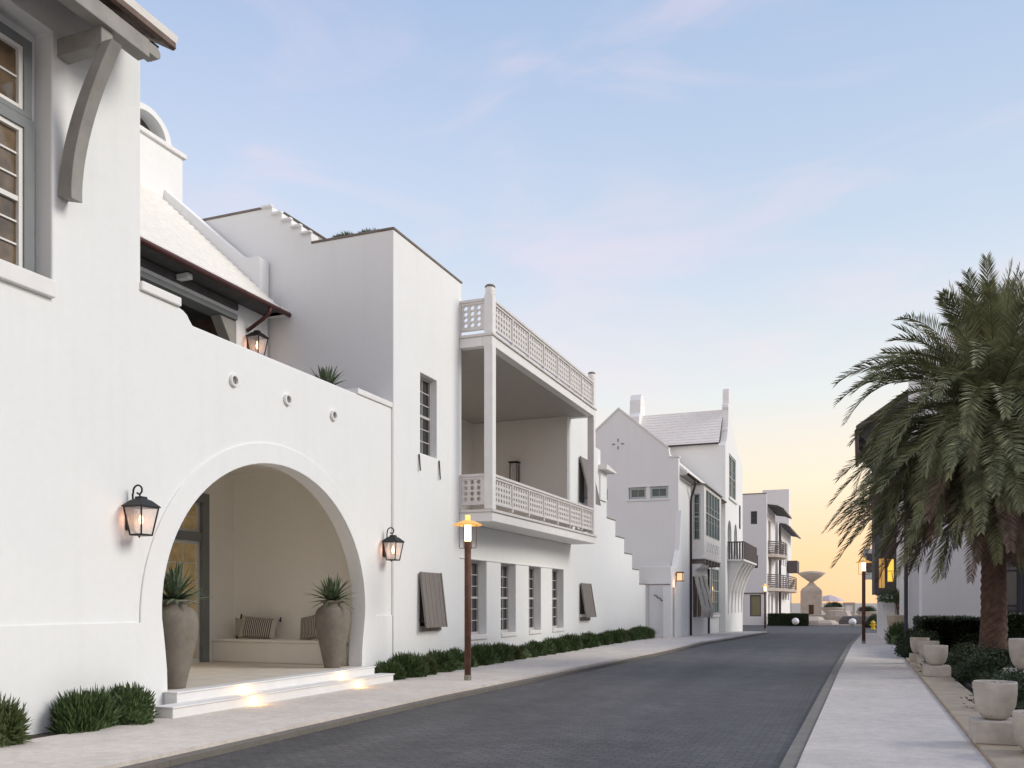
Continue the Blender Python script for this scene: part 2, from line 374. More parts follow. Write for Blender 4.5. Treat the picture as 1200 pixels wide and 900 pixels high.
def window(parent, fn, a0, a1, b0, b1, c, cols, rows, fm=FRAME, gm=GLASS, fw=.06, mw=.022, sash=True, sill=None, casing=None, name='window', label=None):
    """framed window whose glass lies at outward offset c"""
    f = MB(fn)
    d = .05
    f.box(a0, a0+fw, b0, b1, c-.02, c+d).box(a1-fw, a1, b0, b1, c-.02, c+d)
    f.box(a0+fw, a1-fw, b0, b0+fw, c-.02, c+d-.002).box(a0+fw, a1-fw, b1-fw, b1, c-.02, c+d-.002)
    ia0, ia1, ib0, ib1 = a0+fw, a1-fw, b0+fw, b1-fw
    if sash:
        mid = (ib0+ib1)/2; f.box(ia0, ia1, mid-.03, mid+.03, c-.01, c+d-.012)
    for k in range(1, cols):
        x = ia0+(ia1-ia0)*k/cols; f.box(x-mw/2, x+mw/2, ib0, ib1, c-.008, c+.024)
    for k in range(1, rows):
        y = ib0+(ib1-ib0)*k/rows
        if sash and abs(y-(ib0+ib1)/2) < .04: continue
        f.box(ia0, ia1, y-mw/2, y+mw/2, c-.008, c+.021)
    o = f.build(name, fm, parent)
    if label: o['label'] = label
    MB(fn).box(a0+.01, a1-.01, b0+.01, b1-.01, c-.03, c-.004).build('pane', gm, o)
    if sill: MB(fn).box(a0-.06, a1+.06, b0-sill, b0-.002, c-.02, c+.16).build('sill', TRIM, o, bevel=.008)
    if casing: 
        MB(fn).slab(rect(a0-casing, a1+casing, b0-casing*.6, b1+casing), [rect(a0-.002, a1+.002, b0-.002, b1+.002)], c-.02, c+.075).build('frame', CASING, o)
    return o

def grade(Y):
    if Y < 36: return 0.0
    if Y < 64: return -.015*(Y-36)
    if Y < 86: return -.42
    return max(-1.05, -.42-(Y-86)*.02)
def lerp(x, pts):
    if x <= pts[0][0]: return pts[0][1]
    for (x0, y0), (x1, y1) in zip(pts, pts[1:]):
        if x <= x1: return y0+(y1-y0)*(x-x0)/(x1-x0)
    return pts[-1][1]

# ------------------------------------------------------------------ ground, road, pavements
KL = [(-6, -6.85), (14, -6.83), (29, -6.1), (45, -5.9), (62, -5.85)]
KR = [(-6, -.61), (9, -.57), (14.5, -.51), (22, -.44), (35, -.26), (50, 0.02), (70, .4)]
def strip(name, xl, xr, zoff, m, y0, y1, step=2.0, kind='structure', thick=None):
    v = []; f = []; ys = []; y = y0
    while y < y1-1e-6: ys.append(y); y += step
    ys.append(y1)
    for y in ys:
        z = grade(y)+zoff
        v += [(xl(y), y, z), (xr(y), y, z)]
    for k in range(len(ys)-1): f.append((2*k, 2*k+1, 2*k+3, 2*k+2))
    me = bpy.data.meshes.new(name); me.from_pydata(v, [], f); me.materials.append(m)
    if thick:
        b = bmesh.new(); b.from_mesh(me)
        r = bmesh.ops.extrude_face_region(b, geom=b.faces[:]); vs = [g for g in r['geom'] if isinstance(g, bmesh.types.BMVert)]
        bmesh.ops.translate(b, vec=(0, 0, -thick), verts=vs); bmesh.ops.recalc_face_normals(b, faces=b.faces); b.to_mesh(me); b.free()
    o = bpy.data.objects.new(name, me); col.objects.link(o); o['kind'] = kind
    return o
# ground sheet: follows the grade, reaches the horizon
gv = []; gf = []
gy = [-60, -6]+list(range(0, 140, 4))+[200, 400, 1200, 3500]
for y in gy:
    z = grade(y)-.16
    gv += [(-3000, y, z), (3000, y, z)]
for k in range(len(gy)-1): gf.append((2*k, 2*k+1, 2*k+3, 2*k+2))
me = bpy.data.meshes.new('ground'); me.from_pydata(gv, [], gf); me.materials.append(SAND)
o = bpy.data.objects.new('ground', me); col.objects.link(o); o['kind'] = 'structure'
kl = lambda y: lerp(y, KL); kr = lambda y: lerp(y, KR)
strip('road', kl, kr, -.11, ROADM, -8, 66)
strip('cross_road', lambda y: -60, lambda y: 60, -.104, mat('far_asphalt', (.065, .064, .067), .7, .15, 2, .3, 30), 62.2, 85)
strip('kerb_left', lambda y: kl(y)-.02, lambda y: kl(y)+.16, -.045, KERBM, -8, 62, thick=.1)
strip('kerb_right', lambda y: kr(y)-.17, lambda y: kr(y), -.03, KERBR, -8, 61, thick=.1)
strip('sidewalk_left', lambda y: -9.02 if y < 40 else -9.3, lambda y: kl(y)-.02, 0, PAVE, -8, 62.2, thick=.14)
strip('sidewalk_right', kr, lambda y: 1.20 if y < 33 else 1.5, 0, PAVE, -8, 61.5, thick=.14)
strip('planting_bed', lambda y: -9.7, lambda y: -9.0, -.012, SOIL, -8, 40, thick=.1)
strip('side_yard', lambda y: 1.9, lambda y: 14, .05, SOIL, -8, 60, thick=.2)
strip('beach_path', lambda y: -40, lambda y: 40, -.0, pavemat('pale_paving', (.5, .45, .4)), 85, 150, thick=.15)

# ------------------------------------------------------------------ HOUSE 1 : tall block, arched terrace wall, porch, loggia
XW = -9.4
h1 = thing('corner_house', 'large white stucco house in the left foreground with a round arched porch and bracketed eave', 'house', (XW, 12, 0))
fx = FX(XW)
arch = []
cy_, cz_ = 12.77, 1.5
arch += [(15.45, .30), (15.46, .62), (15.50, .90), (15.55, 1.2)]
for k in range(0, 45):
    t = R(-3+k*(186/44)); arch.append((cy_+2.81*math.cos(t), cz_+2.49*math.sin(t)))
arch += [(9.99, 1.2), (10.03, .90), (10.06, .62), (10.07, .30)]
arch_in = [(a, b) for a, b in arch]
PF = .30                                    # porch floor level
hole = [(arch[-1][0], PF-.6)] + [(arch[0][0], PF-.6)] + arch
hole_clip = [(a, max(b, .3)) for a, b in arch]
outer = [(-6, -.3), (10.05, -.3)]
# wall face with the arch cut out of its lower edge
loop = [(-6, -.3), (arch[-1][0], -.3)] + list(reversed(arch)) + [(arch[0][0], -.3), (16.70, -.3), (16.70, 5.80),
    (10.62, 5.80), (10.56, 5.86), (10.50, 5.93), (10.42, 5.97), (10.33, 5.99), (9.58, 5.99), (9.58, 9.42), (9.2, 9.42), (9.2, 9.9), (-6, 9.9)]
winh = rect(5.2, 8.12, 5.62, 8.75)
pipes = [(11.54, 5.18), (12.97, 5.18), (14.43, 5.19)]
MB(fx).slab(loop, [winh], -.30, 0).build('wall', STUCCO, h1, bevel=.022)
# raised band round the arch
band = [(cy_+3.22*math.cos(t), cz_-.14+2.98*math.sin(t)) for t in [R(-1+k*182/56) for k in range(57)]]
# shallow relief: panel proud of the band by 25 mm, left and right of arch
lp = [(-6, 1.33), (cy_-3.22, 1.33)] + list(reversed([p for p in band if p[0] < cy_-.02])) 
MB(fx).slab(loop[:1] + [(arch[-1][0], -.3)] + list(reversed(arch)) + [(arch[0][0], -.3), (16.70, -.3), (16.70, 1.33)] + [(cy_+3.3, 1.33)] + [p for p in band] + [(cy_-3.3, 1.33), (-6, 1.33)], [], .0, .028).build('relief_band', STUCCO, h1, bevel=.012)
# parapet copings
MB(fx).box(9.56, 10.33, 5.99, 6.12, -.33, .05).build('coping', TRIM, h1, bevel=.015)
MB(fx).box(15.3, 16.72, 5.80, 5.92, -.33, .03).build('coping', TRIM, h1, bevel=.015)
for a, b in pipes:
    m_ = MB(fx)
    m_.slab(circ(a, b, .10, 24), [circ(a, b, .066, 24)], .001, .05); m_.build('scupper_pipe', TRIM, h1, bevel=.008)
    MB(fx).prism(circ(a, b, .064, 20), .001, .006).build('scupper_mouth', mat('scupper_grey', (.25, .24, .23), .8) if 'scupper_grey' not in MATS else MATS['scupper_grey'], h1)
# back parts of the tall block
MB().box(-16, XW-.301, -6, -5.7, -.3, 9.8).build('wall', STUCCO, h1, bevel=.02)
MB().box(-16, XW-.301, 9.28, 9.579, -.3, 9.41).build('wall', STUCCO, h1, bevel=.02)
# recessed sash window in the tall block
MB(fx).box(5.0, 8.12, 5.40, 5.62, -.29, .07).build('window_ledge', TRIM, h1, bevel=.015)
window(h1, FX(XW), 6.35, 7.86, 5.66, 7.45, -.24, 4, 6, FRAMEW, GLASSB, fw=.055, casing=.14, label='tall sash window with white bars in a grey casing')
window(h1, FX(XW), 6.35, 7.86, 7.66, 8.45, -.24, 4, 2, FRAMEW, GLASSB, fw=.055, sash=False, casing=.11, name='transom_window')
MB(fx).box(5.0, 8.3, 5.5, 9.3, -.6, -.302).build('window_surround', STUCCO, h1)
# eave: roof, purlin, brackets
e = MB(); ye = 9.32
pr = [(-8.52, 9.10), (-8.50, 9.19), (-16, 13.5), (-16, 13.3), (-9.3, 9.52)]
m_ = MB(lambda a, b, c: (a, c, b)); m_.prism(pr, -6, ye); rf = m_.build('roof', ROOF, h1)
MB(lambda a, b, c: (a, c, b)).prism([(-8.52, 9.10), (-8.515, 9.02), (-8.56, 9.0), (-12, 11.0), (-12, 11.12)], -6, ye-.02).build('fascia', EAVEW, h1)
for y in [7.0, 7.75, 8.5, 9.12]:
    m_ = MB(lambda a, b, c: (a, c, b)); m_.prism([(-8.68, 9.01), (-8.74, 8.94), (-9.41, 9.25), (-9.41, 9.45)], y-.05, y+.05); m_.build('rafter', TIMBERD, h1)
m_ = MB(); m_.box(-8.80, -8.60, -6, 8.92, 8.70, 8.93); m_.box(-8.79, -8.61, 8.92, 9.08, 8.77, 8.925); m_.tube([(-8.78, 9.07, 8.85), (-8.62, 9.07, 8.85)], .07, 12)
m_.build('purlin', TIMBER, h1, bevel=.012)
for y in (8.28, 4.6):
    b_ = MB(lambda a, b, c: (a, c, b))
    b_.box(-9.399, -8.66, 8.47, 8.70, y-.09, y+.09)
    b_.build('bracket', TIMBER, h1, bevel=.01)
    arc = []; arc2 = []
    for k in range(15):
        t = k/14
        arc.append((-9.399+.72*t**1.9+.015, 6.72+1.78*t)); 
        arc2.append((-9.30+.14*(1-t)+.80*t**1.75, 6.66+1.84*t-.0))
    b_ = MB(lambda a, b, c: (a, c, b)); b_.slab([(-9.399, 6.72)]+arc[1:]+list(reversed(arc2)), [], y-.085, y+.085)
    b_.build('bracket_brace', TIMBER, h1, bevel=.008)
# porch interior
XB = -13.3; YF = 16.35
m_ = MB(); m_.slab([(XB, 7.6), (XW-.3, 7.6), (XW-.3, YF), (XB, YF)], [], 4.55, 4.75); m_.build('porch_ceiling', PLASTER, h1)
m_ = MB(FX(XB)); m_.slab(rect(7.5, YF+.1, -.2, 4.7), [rect(13.55, 15.32, PF, 3.80)], -.25, 0); m_.build('porch_wall', PLASTER, h1, bevel=.01)
m_ = MB(FY(YF)); m_.slab(rect(XB-.25, XW-.301, -.2, 4.72), [], -.3, 0); m_.build('porch_wall', PLASTER, h1)
MB().box(XB, XW-.3, 7.3, 7.6, -.2, 4.7).build('porch_wall', PLASTER, h1)
dd = window(h1, FX(XB), 13.55, 15.32, PF, 2.95, -.12, 4, 6, FRAMEW, GLASSY, fw=.09, sash=True, casing=.0, name='porch_door', label='glazed porch door with white bars and amber panes')
window(h1, FX(XB), 13.55, 15.32, 3.1, 3.80, -.12, 4, 2, FRAMEW, GLASSY, fw=.08, sash=False, name='transom_window')
MB(FX(XB)).slab(rect(13.38, 15.49, PF-.01, 3.97), [rect(13.58, 15.29, PF-.02+.01, 3.76)], -.05, .05).box(13.58, 15.29, 2.93, 3.12, -.1, .03).build('door_casing', CASING, h1, bevel=.008)
m_ = MB(); m_.box(XB, XW-.05, 7.6, YF, -.1, PF); m_.build('porch_floor', PORCHF, h1)
# bench
m_ = MB(); m_.box(XB+.02, XW-.45, 15.62, YF, PF, .74); m_.box(XB+.02, XW-.45, 15.58, YF, .74, .80); m_.build('bench', PLASTER, h1, bevel=.02)
# steps
m_ = MB(); m_.box(-9.36, -9.12, 9.98, 15.52, -.05, PF-.012); m_.build('step', TRIM, h1, bevel=.012)
m_ = MB(); m_.box(-9.36, -9.10, 9.96, 15.54, PF-.012, PF+.012); m_.build('step_edge', TRIM, h1, bevel=.006)
m_ = MB(); m_.box(-9.12, -8.80, 9.55, 15.72, -.05, .135); m_.build('step', TRIM, h1, bevel=.012)
m_ = MB(); m_.box(-9.119, -8.78, 9.53, 15.74, .135, .158); m_.build('step_edge', TRIM, h1, bevel=.006)
for (x, y, z) in ((-9.119, 11.42, .222), (-8.799, 11.28, .075), (-9.119, 14.25, .222), (-8.799, 14.35, .075)):
    s_ = MB(FX(x)).prism(circ(y, z, .026, 16), 0, .012).build('step_light', STEPL, h1)
    L = bpy.data.lights.new('step_light_glow', 'POINT'); L.energy = 1.5; L.color = (1, .46, .09); L.shadow_soft_size = .02
    lo = bpy.data.objects.new('step_light_glow', L); col.objects.link(lo); lo.location = Vector((x+.06, y, z))-Vector(h1.location); lo.parent = h1
# terrace floor + loggia behind the parapet
MB().box(-14.5, XW-.301, 9.58, 16.6, 4.76, 5.0).build('terrace_floor', STONE, h1)
XL = -12.62
m_ = MB(FX(XL)); m_.slab(rect(9.0, 16.70, 4.8, 8.15), [rect(9.3, 15.6, 4.9, 7.84)], -.3, 0); m_.build('loggia_wall', STUCCO, h1, bevel=.015)
MB(FX(XL)).box(9.3, 15.6, 7.74, 7.86, -.34, .04).build('loggia_beam', CASING, h1, bevel=.01)
MB(FX(XL)).box(9.3, 15.6, 7.95, 8.10, .001, .06).build('loggia_beam', TIMBERD, h1, bevel=.01)
MB(FX(XL)).prism([(15.599, 7.73), (15.599, 6.75), (15.50, 6.75), (15.42, 7.25), (15.1, 7.73)], -.28, -.02).build('loggia_bracket', TIMBER, h1, bevel=.008)
MB(FX(XL)).box(15.36, 15.598, 4.9, 6.75, -.28, -.03).build('loggia_post', CASING, h1, bevel=.008)
MB().box(-15.39, -15.2, 9.3, 16.19, 4.8, 10.7).build('loggia_back_wall', TIMBERD, h1)
MB().box(-15.19, -12.93, 16.2, 16.4, 5.0, 8.45).build('loggia_back_wall', EAVEW, h1)
MB().box(-15.19, -12.93, 8.6, 16.19, 8.12, 8.2).build('loggia_ceiling', TIMBERD, h1)
for y in (10.6, 12.2, 13.8):
    MB().box(-12.60, -12.28, y-.07, y+.07, 7.99, 8.10).build('rafter_tail', TRIM, h1, bevel=.01)
# loggia roof: overlapping white courses
cr = MB(lambda a, b, c: (a, c, b)); nC = 22
for k in range(nC):
    x0 = -12.10-3.45*k/nC; x1 = -12.10-3.45*(k+1)/nC-.02
    z0 = 8.20+3.12*k/nC; z1 = 8.20+3.12*(k+1)/nC
    cr.prism([(x0, z0), (x0, z0+.05), (x1, z1+.02), (x1, z1-.03)], 8.0, 16.42)
cr.build('loggia_roof', ROOF, h1)
MB(lambda a, b, c: (a, c, b)).prism([(-12.14, 8.12), (-12.14, 8.19), (-15.5, 11.25), (-15.5, 11.0), (-12.7, 8.12)], 8.0, 16.62).build('roof_deck', TIMBERD, h1)
MB().box(-12.62, -12.05, 16.42, 16.78, 8.12, 8.24).build('roof_edge', ROOF, h1, bevel=.01)
g_ = MB(); g_.tube([(-12.06, 8.0, 8.14), (-12.06, 16.74, 8.14)], .055, 10); g_.build('gutter', GUTTER, h1, smooth=True)
g_ = MB(); g_.tube([(-12.06, 16.05, 8.10), (-12.08, 16.03, 7.98), (-12.2, 16.0, 7.86), (-12.52, 15.95, 7.66), (-12.6, 15.95, 7.62)], .042, 10); g_.build('downpipe', GUTTER, h1, smooth=True)
# raking parapet
rk = [(-12.62, 8.24), (-12.62, 9.38), (-12.68, 9.46), (-12.95, 9.46), (-13.12, 9.52), (-13.25, 9.62), (-15.6, 11.62), (-15.6, 10.9)]
MB(FY(16.42)).slab(rk, [], -.32, .0).build('raking_parapet', STUCCO, h1, bevel=.02)
# chimney with arched hood
MB().box(-16.2, -15.4, 14.6, 17.05, 9.5, 12.45).build('chimney', STUCCO, h1, bevel=.02)
ch = children(h1)[-1]
MB().box(-16.28, -15.33, 14.52, 17.12, 12.45, 12.56).build('chimney_cap', TRIM, ch, bevel=.015)
hood = circ(15.95, 12.561, .75, 24, .62, 0, 180)
MB(FX(-15.42)).slab(hood, [circ(15.95, 12.58, .56, 20, .46, 0, 180)], -.7, 0).build('chimney_hood', STUCCO, ch, bevel=.012)
MB(FX(-15.42)).prism(circ(15.95, 12.565, .58, 20, .48, 0, 180), -.5, -.35).build('chimney_flue', TIMBERD, ch)
# crease line between the two houses
MB(fx).box(16.705, 16.72, 1.3, 5.8, -.02, .0295).build('wall_joint', TRIM, h1)

# ------------------------------------------------------------------ HOUSE 2 : tower with two-storey balcony and stepped wall
h2 = thing('balcony_house', 'white stucco house with a flat-topped tower and two-storey pierced balcony', 'house', (XW, 20, 0))
YT = 16.79
ops = [(20.70, 21.92), (22.95, 24.10), (25.20, 26.30), (27.40, 28.60)]
wl = [(YT, -.3), (41.2, -.3), (41.2, 2.44), (39.68, 2.44), (39.68, 3.08), (38.32, 3.08), (38.32, 3.72), (36.92, 3.72), (36.92, 4.34), (35.45, 4.34),
      (35.45, 4.98), (34.1, 4.98), (34.1, 5.6), (33.2, 5.6), (33.2, 7.55), (32.5, 7.55), (32.5, 9.3), (29.02, 9.3), (29.02, 3.62), (20.30, 3.62), (20.30, 9.70), (YT, 9.70)]
holes = [rect(a, b, .70, 2.72) for a, b in ops]+[rect(18.05, 18.9, 5.04, 6.9), rect(18.02, 19.1, 1.05, 2.2), rect(30.5, 31.6, 1.05, 2.2), rect(30.4, 31.5, 5.05, 6.75)]
MB(fx).slab(wl, holes, -.32, 0).build('wall', STUCCO, h2, bevel=.02)
MB(fx).box(YT-.012, 20.31, 9.70, 9.745, -.34, .02).build('wall_cap', CAP, h2)
for (a0, a1, z) in ((39.66, 41.22, 2.44), (38.30, 39.66, 3.08), (36.90, 38.30, 3.72), (35.43, 36.90, 4.34), (34.08, 35.43, 4.98)):
    MB(fx).box(a0, a1, z, z+.035, -.34, .02).build('step_cap', CAP, h2)
# side face of the tower (towards the camera) with stepped top
st = [(-9.401-.3, -.3), (-9.401-.3, 9.70), (-11.5, 9.70), (-11.5, 9.78)]
xs = -11.5; z = 9.78
nst = 5
for k in range(nst):
    z += .19; st.append((xs-.02, z)); xs -= .265; st.append((xs, z))
st += [(-12.86, 10.70), (-14.9, 10.70), (-14.9, 4.4), (-14.9, -.3)]
MB(FY(YT)).slab(st, [], -.3, 0.0).build('side_wall', STUCCO, h2, bevel=.012)
MB(FY(YT)).box(-11.5, -9.42, 9.70, 9.745, -.32, .02).build('wall_cap', CAP, h2)
MB(FY(YT)).box(-14.9, -12.86, 10.70, 10.745, -.32, .02).build('wall_cap', CAP, h2)
m_ = MB(FY(YT))
xs = -11.5; z = 9.78
for k in range(nst):
    z += .19; m_.box(xs-.265, xs+.03, z-.045, z, .0, .10); xs -= .265
m_.build('stair_treads', TRIM, h2, bevel=.006)
MB(FY(YT+.75)).prism([(-11.3, 9.6), (-11.3, 9.84), (-12.75, 10.86), (-12.85, 10.8), (-12.85, 9.6)], -.25, 0).build('stair_parapet', STUCCO, h2, bevel=.01)
MB(FY(YT+.76)).prism([(-11.25, 9.84), (-11.28, 9.9), (-12.78, 10.94), (-12.86, 10.86)], -.27, .02).build('stair_coping', CAP, h2)
MB().box(-15, XW-.3, YT+.3, 20.28, 9.0, 9.2).build('roof_deck', STONE, h2)
MB().box(-15, -14.7, YT+.3, 19.97, 0, 10.6).build('wall', STUCCO, h2, bevel=.015)
MB().box(-15, XW-.321, 19.98, 20.30, 0, 9.69).build('wall', STUCCO, h2, bevel=.015)
# cap line at the terrace side
window(h2, fx, 18.05, 18.9, 5.04, 6.9, -.20, 2, 6, FRAME, GLASS, sill=.09)
for (a0, a1) in ops:
    window(h2, fx, a0, a1-.0, .74, 2.72, -.27, 3, 6, FRAME, GLASS, fw=.07)
    MB(fx).box(a0+.002, a1-.002, .62, .74, -.32, .035).build('window_sill', TRIM, h2, bevel=.01)
MB(fx).box(20.2, 28.62, 2.722, 2.75, -.02, .022).build('lintel_line', TRIM, h2)
def bahama(parent, a0, a1, z0, z1, out=.42):
    m_ = MB(fx)
    for k in range(5):
        aa = a0+(a1-a0)*k/5; ab = a0+(a1-a0)*(k+1)/5-.012
        i = len(m_.v)
        for (b, c) in ((z1, .03), (z0, out), (z0, out+.035), (z1+.02, .065)):
            for a in (aa, ab): m_.v.append(fx(a, b, c))
        for q in ((0, 1, 3, 2), (2, 3, 5, 4), (4, 5, 7, 6), (6, 7, 1, 0), (0, 2, 4, 6), (1, 7, 5, 3)): m_.f.append(tuple(i+j for j in q))
    i = len(m_.v)
    for (zz, cc) in ((z1-.02, .0), (z0+.04, out-.0)):
        pass
    s = m_.build('shutter', SHUTTER, parent)
    m2 = MB(fx)
    L_ = z1-z0
    for a in (a0, a1-.05):
        m2 = MB(fx); i = len(m2.v)
        for (b, c) in ((z1+.022, .066), (z0-.004, out+.036), (z0-.004, out+.05), (z1+.03, .085)):
            for aa in (a, a+.05): m2.v.append(fx(aa, b, c))
        for q in ((0, 1, 3, 2), (2, 3, 5, 4), (4, 5, 7, 6), (6, 7, 1, 0), (0, 2, 4, 6), (1, 7, 5, 3)): m2.f.append(tuple(i+j for j in q))
        m2.build('shutter_rail', SHUTTER, s)
    m3 = MB(fx); 
    for a in (a0+.06, a1-.06): m3 = MB(fx); m3.tube([(a, z0+.18, -.03), (a, z0+.12, out-.03)], .012, 6); m3.build('shutter_stay', IRON, s)
    MB(fx).box(a0+.04, a1-.04, z0+.1, z1-.06, -.2, -.15).build('pane', mat('shade_glass', (.02, .02, .022), .5) if 'shade_glass' not in MATS else MATS['shade_glass'], s)
    return s
bahama(h2, 17.92, 19.0, 1.02, 2.28, .19)
bahama(h2, 30.4, 31.65, 1.06, 2.28, .24)
bahama(h2, 30.3, 31.6, 5.2, 6.85)
MB(fx).box(18.0, 19.05, .93, 1.05, -.2, .05).build('window_sill', SHUTTER, h2, bevel=.006)
MB(fx).box(30.5, 31.65, .93, 1.05, -.2, .05).build('window_sill', SHUTTER, h2, bevel=.006)
# small hood roof at the end of the tower wall
MB(fx).prism([(32.9, 6.75), (34.3, 6.75), (34.3, 6.83), (32.9, 6.95)], -.6, .34).build('hood_roof', ROOF, h2, bevel=.01)
MB(fx).box(33.0, 33.9, 5.6, 6.75, -.6, .06).build('hood_wall', STUCCO, h2)
# recess interior (X -13 .. -9.4, Y 20.3 .. 29.02)
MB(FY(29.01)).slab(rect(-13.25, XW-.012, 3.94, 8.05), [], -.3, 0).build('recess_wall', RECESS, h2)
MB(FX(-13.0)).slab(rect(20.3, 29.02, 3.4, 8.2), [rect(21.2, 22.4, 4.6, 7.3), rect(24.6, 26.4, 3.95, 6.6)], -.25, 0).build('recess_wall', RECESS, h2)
window(h2, FX(-13.0), 21.2, 22.4, 4.6, 7.3, -.1, 2, 6, FRAME, GLASS, casing=.12)
window(h2, FX(-13.0), 24.6, 26.4, 3.95, 6.6, -.1, 4, 5, FRAME, GLASS, name='balcony_door')
window(h2, FX(-12.0), 22.35, 22.36+.0, 4.6, 7.3, 0, 1, 1, FRAME, GLASS) if False else None
MB().box(-13.0, -8.76, 20.42, 29.16, 8.06, 8.24).build('balcony_ceiling', mat('shaded_ceiling_grey', (.47, .445, .415), .8, .05, 3), h2)  # grey base colour carries the shade of the unlit ceiling
# balcony slabs (1 upper roof terrace, 2 lower)
for (z0, z1) in ((3.63, 3.93), (8.02, 8.33)):
    if z0 < 5:
        MB().box(XW+.002, -8.50, 20.18, 29.42, z0, z1-.07).build('balcony_slab', TRIM, h2, bevel=.012)
        MB().box(-12.99, XW-.321, 20.31, 29.01, z0, z1-.01).build('balcony_floor', STONE, h2)
    else:
        MB().box(-8.755, -8.507, 20.18, 29.42, z0, z1-.07).build('fascia_beam', TRIM, h2, bevel=.012)
        MB().box(XW+.002, -8.757, 20.18, 20.41, z0+.002, z1-.07).build('fascia_beam', TRIM, h2, bevel=.012)
        MB().box(XW+.002, -8.757, 29.17, 29.42, z0+.002, z1-.07).build('fascia_beam', TRIM, h2, bevel=.012)
        MB().box(-13.2, -9.41, 20.31, 29.3, 8.25, 8.36).build('roof_deck', STONE, h2)
    m_ = MB(); m_.box(XW+.002, -8.46, 20.14, 29.46, z1-.069, z1); m_.build('slab_edge', RAIL, h2, bevel=.01)
# posts
PX = (-8.73, -8.50)
for (y0, top) in ((20.19, 9.50), (29.18, 9.52)):
    m_ = MB(); m_.box(PX[0], PX[1], y0, y0+.23, 3.94, 9.30)
    m_.lathe((PX[0]+PX[1])/2, y0+.115, [(.12, 9.30), (.125, 9.42), (.115, 9.50)], 16)
    m_.build('balcony_post', TRIM, h2, bevel=.012)
    p_ = children(h2)[-1]
    MB().lathe((PX[0]+PX[1])/2, y0+.115, [(.13, 9.50), (.135, 9.52), (.10, 9.56)], 16).build('post_cap', CAP, p_)
# pierced railings
def railing(z0, z1):
    n = 7; ya = 20.42; yb = 29.18; w_ = (yb-ya)/n
    r_ = MB(FX(-8.56)); r_.box(ya, yb, z1-.07, z1, -.10, .05); r_.build('handrail', RAIL, h2, bevel=.008)
    for k in range(n):
        a0 = ya+k*w_+.035; a1 = ya+(k+1)*w_-.035
        hs = []
        for i in range(6):
            for j in range(4):
                hs.append(circ(a0+.14+(a1-a0-.28)*i/5, z0+.13+(z1-.07-z0-.26)*j/3, .052, 10))
        MB(FX(-8.59)).slab(rect(a0, a1, z0, z1-.072), hs, -.02, .02).build('railing_panel', RAIL, h2)
        m_ = MB(FX(-8.57)); m_.box(a1, a1+.07, z0-.09, z1-.07, -.05, .04)
        m_.box(a0, a1, z0, z0+.06, .0, .03).box(a0, a1, z1-.13, z1-.072, .0, .03)
        m_.build('railing_post', RAIL, h2, bevel=.005)
    # near and far ends
    for yy in (20.24, 29.28):
        hs = [circ(-9.27+.18*i+.02, z0+.13+(z1-.07-z0-.26)*j/3, .055, 12) for i in range(3) for j in range(4)]
        MB(FY(yy)).slab(rect(-9.39, -8.735, z0-.02, z1-.072), hs, -.02, .02).build('railing_panel', RAIL, h2)
        m_ = MB(FY(yy)); m_.box(-9.44, -8.735, z1-.07, z1, -.06, .06); m_.box(-9.39, -8.735, z1-.13, z1-.072, .022, .04).box(-9.39, -8.735, z0-.02, z0+.04, .022, .04)
        m_.box(-9.44, -9.36, z0-.1, z1-.072, .022, .045)
        m_.build('handrail', RAIL, h2, bevel=.008)
railing(4.07, 4.83)
railing(8.46, 9.22)
# pendant lamp inside the loggia
pl = thing('pendant_lamp', 'pale round pendant lamp hanging from the balcony ceiling behind the near post', 'lamp', (-11.3, 22.3, 7.1))
MB().tube([(-11.3, 22.3, 7.3), (-11.3, 22.3, 8.02)], .012, 6).build('lamp_cord', IRON, pl)
MB().lathe(-11.3, 22.3, [(.03, 6.88), (.13, 6.94), (.17, 7.08), (.13, 7.24), (.04, 7.32)], 20).build('lamp_shade', mat('lamp_shade_cream', (.5, .42, .3), .5, emis=((1, .8, .5), .12)), pl, smooth=True)
# stay hooks below the tower window and on the wall (small iron straps)
MB(fx).tube([(17.95, 5.0, .02), (17.95, 4.62, .05)], .018, 6).build('shutter_dog', TIMBERD, h2); MB(fx).tube([(18.98, 5.0, .02), (18.98, 4.55, .05)], .018, 6).build('shutter_dog', TIMBERD, h2)

# ------------------------------------------------------------------ HOUSE 3 : gabled house
XC = -8.4; YC = 43.9
h3 = thing('gabled_house', 'white gabled house with an oriel, grey-green windows and a tall curved gable at mid street', 'house', (XC, 50, -.2))
gp = [(-14.6, -.8), (-8.40, -.8), (-8.40, 8.86), (-8.84, 8.90), (-8.84, 9.02), (-8.90, 9.32), (-11.47, 11.50), (-14.6, 8.8)]
MB(FY(YC)).slab(gp, [rect(-10.95, -8.92-.0, 6.85, 7.45), rect(-12.8, -12.05, 6.85, 7.45)], -.3, 0).build('gable_wall', STUCCO, h3, bevel=.02)
window(h3, FY(YC), -10.9, -10.05, 6.88, 7.42, -.12, 2, 1, FRAMEG, GLASSG, fw=.09, sash=False)
MB(FY(YC)).box(-10.05, -9.83, 6.85, 7.45, -.28, -.01).build('mullion', TRIM, h3)
window(h3, FY(YC), -9.83, -8.95, 6.88, 7.42, -.12, 2, 1, FRAMEG, GLASSG, fw=.09, sash=False)
window(h3, FY(YC), -12.78, -12.07, 6.88, 7.42, -.12, 2, 1, FRAMEG, GLASSG, fw=.09, sash=False)
MB(FY(YC)).box(-11.05, -8.85, 6.74, 6.84, -.02, .05).build('window_sill', TRIM, h3, bevel=.008)
MB(FY(YC)).box(-11.0, -8.88, 7.452, 7.50, -.02, .04).build('window_lintel', TRIM, h3, bevel=.008)
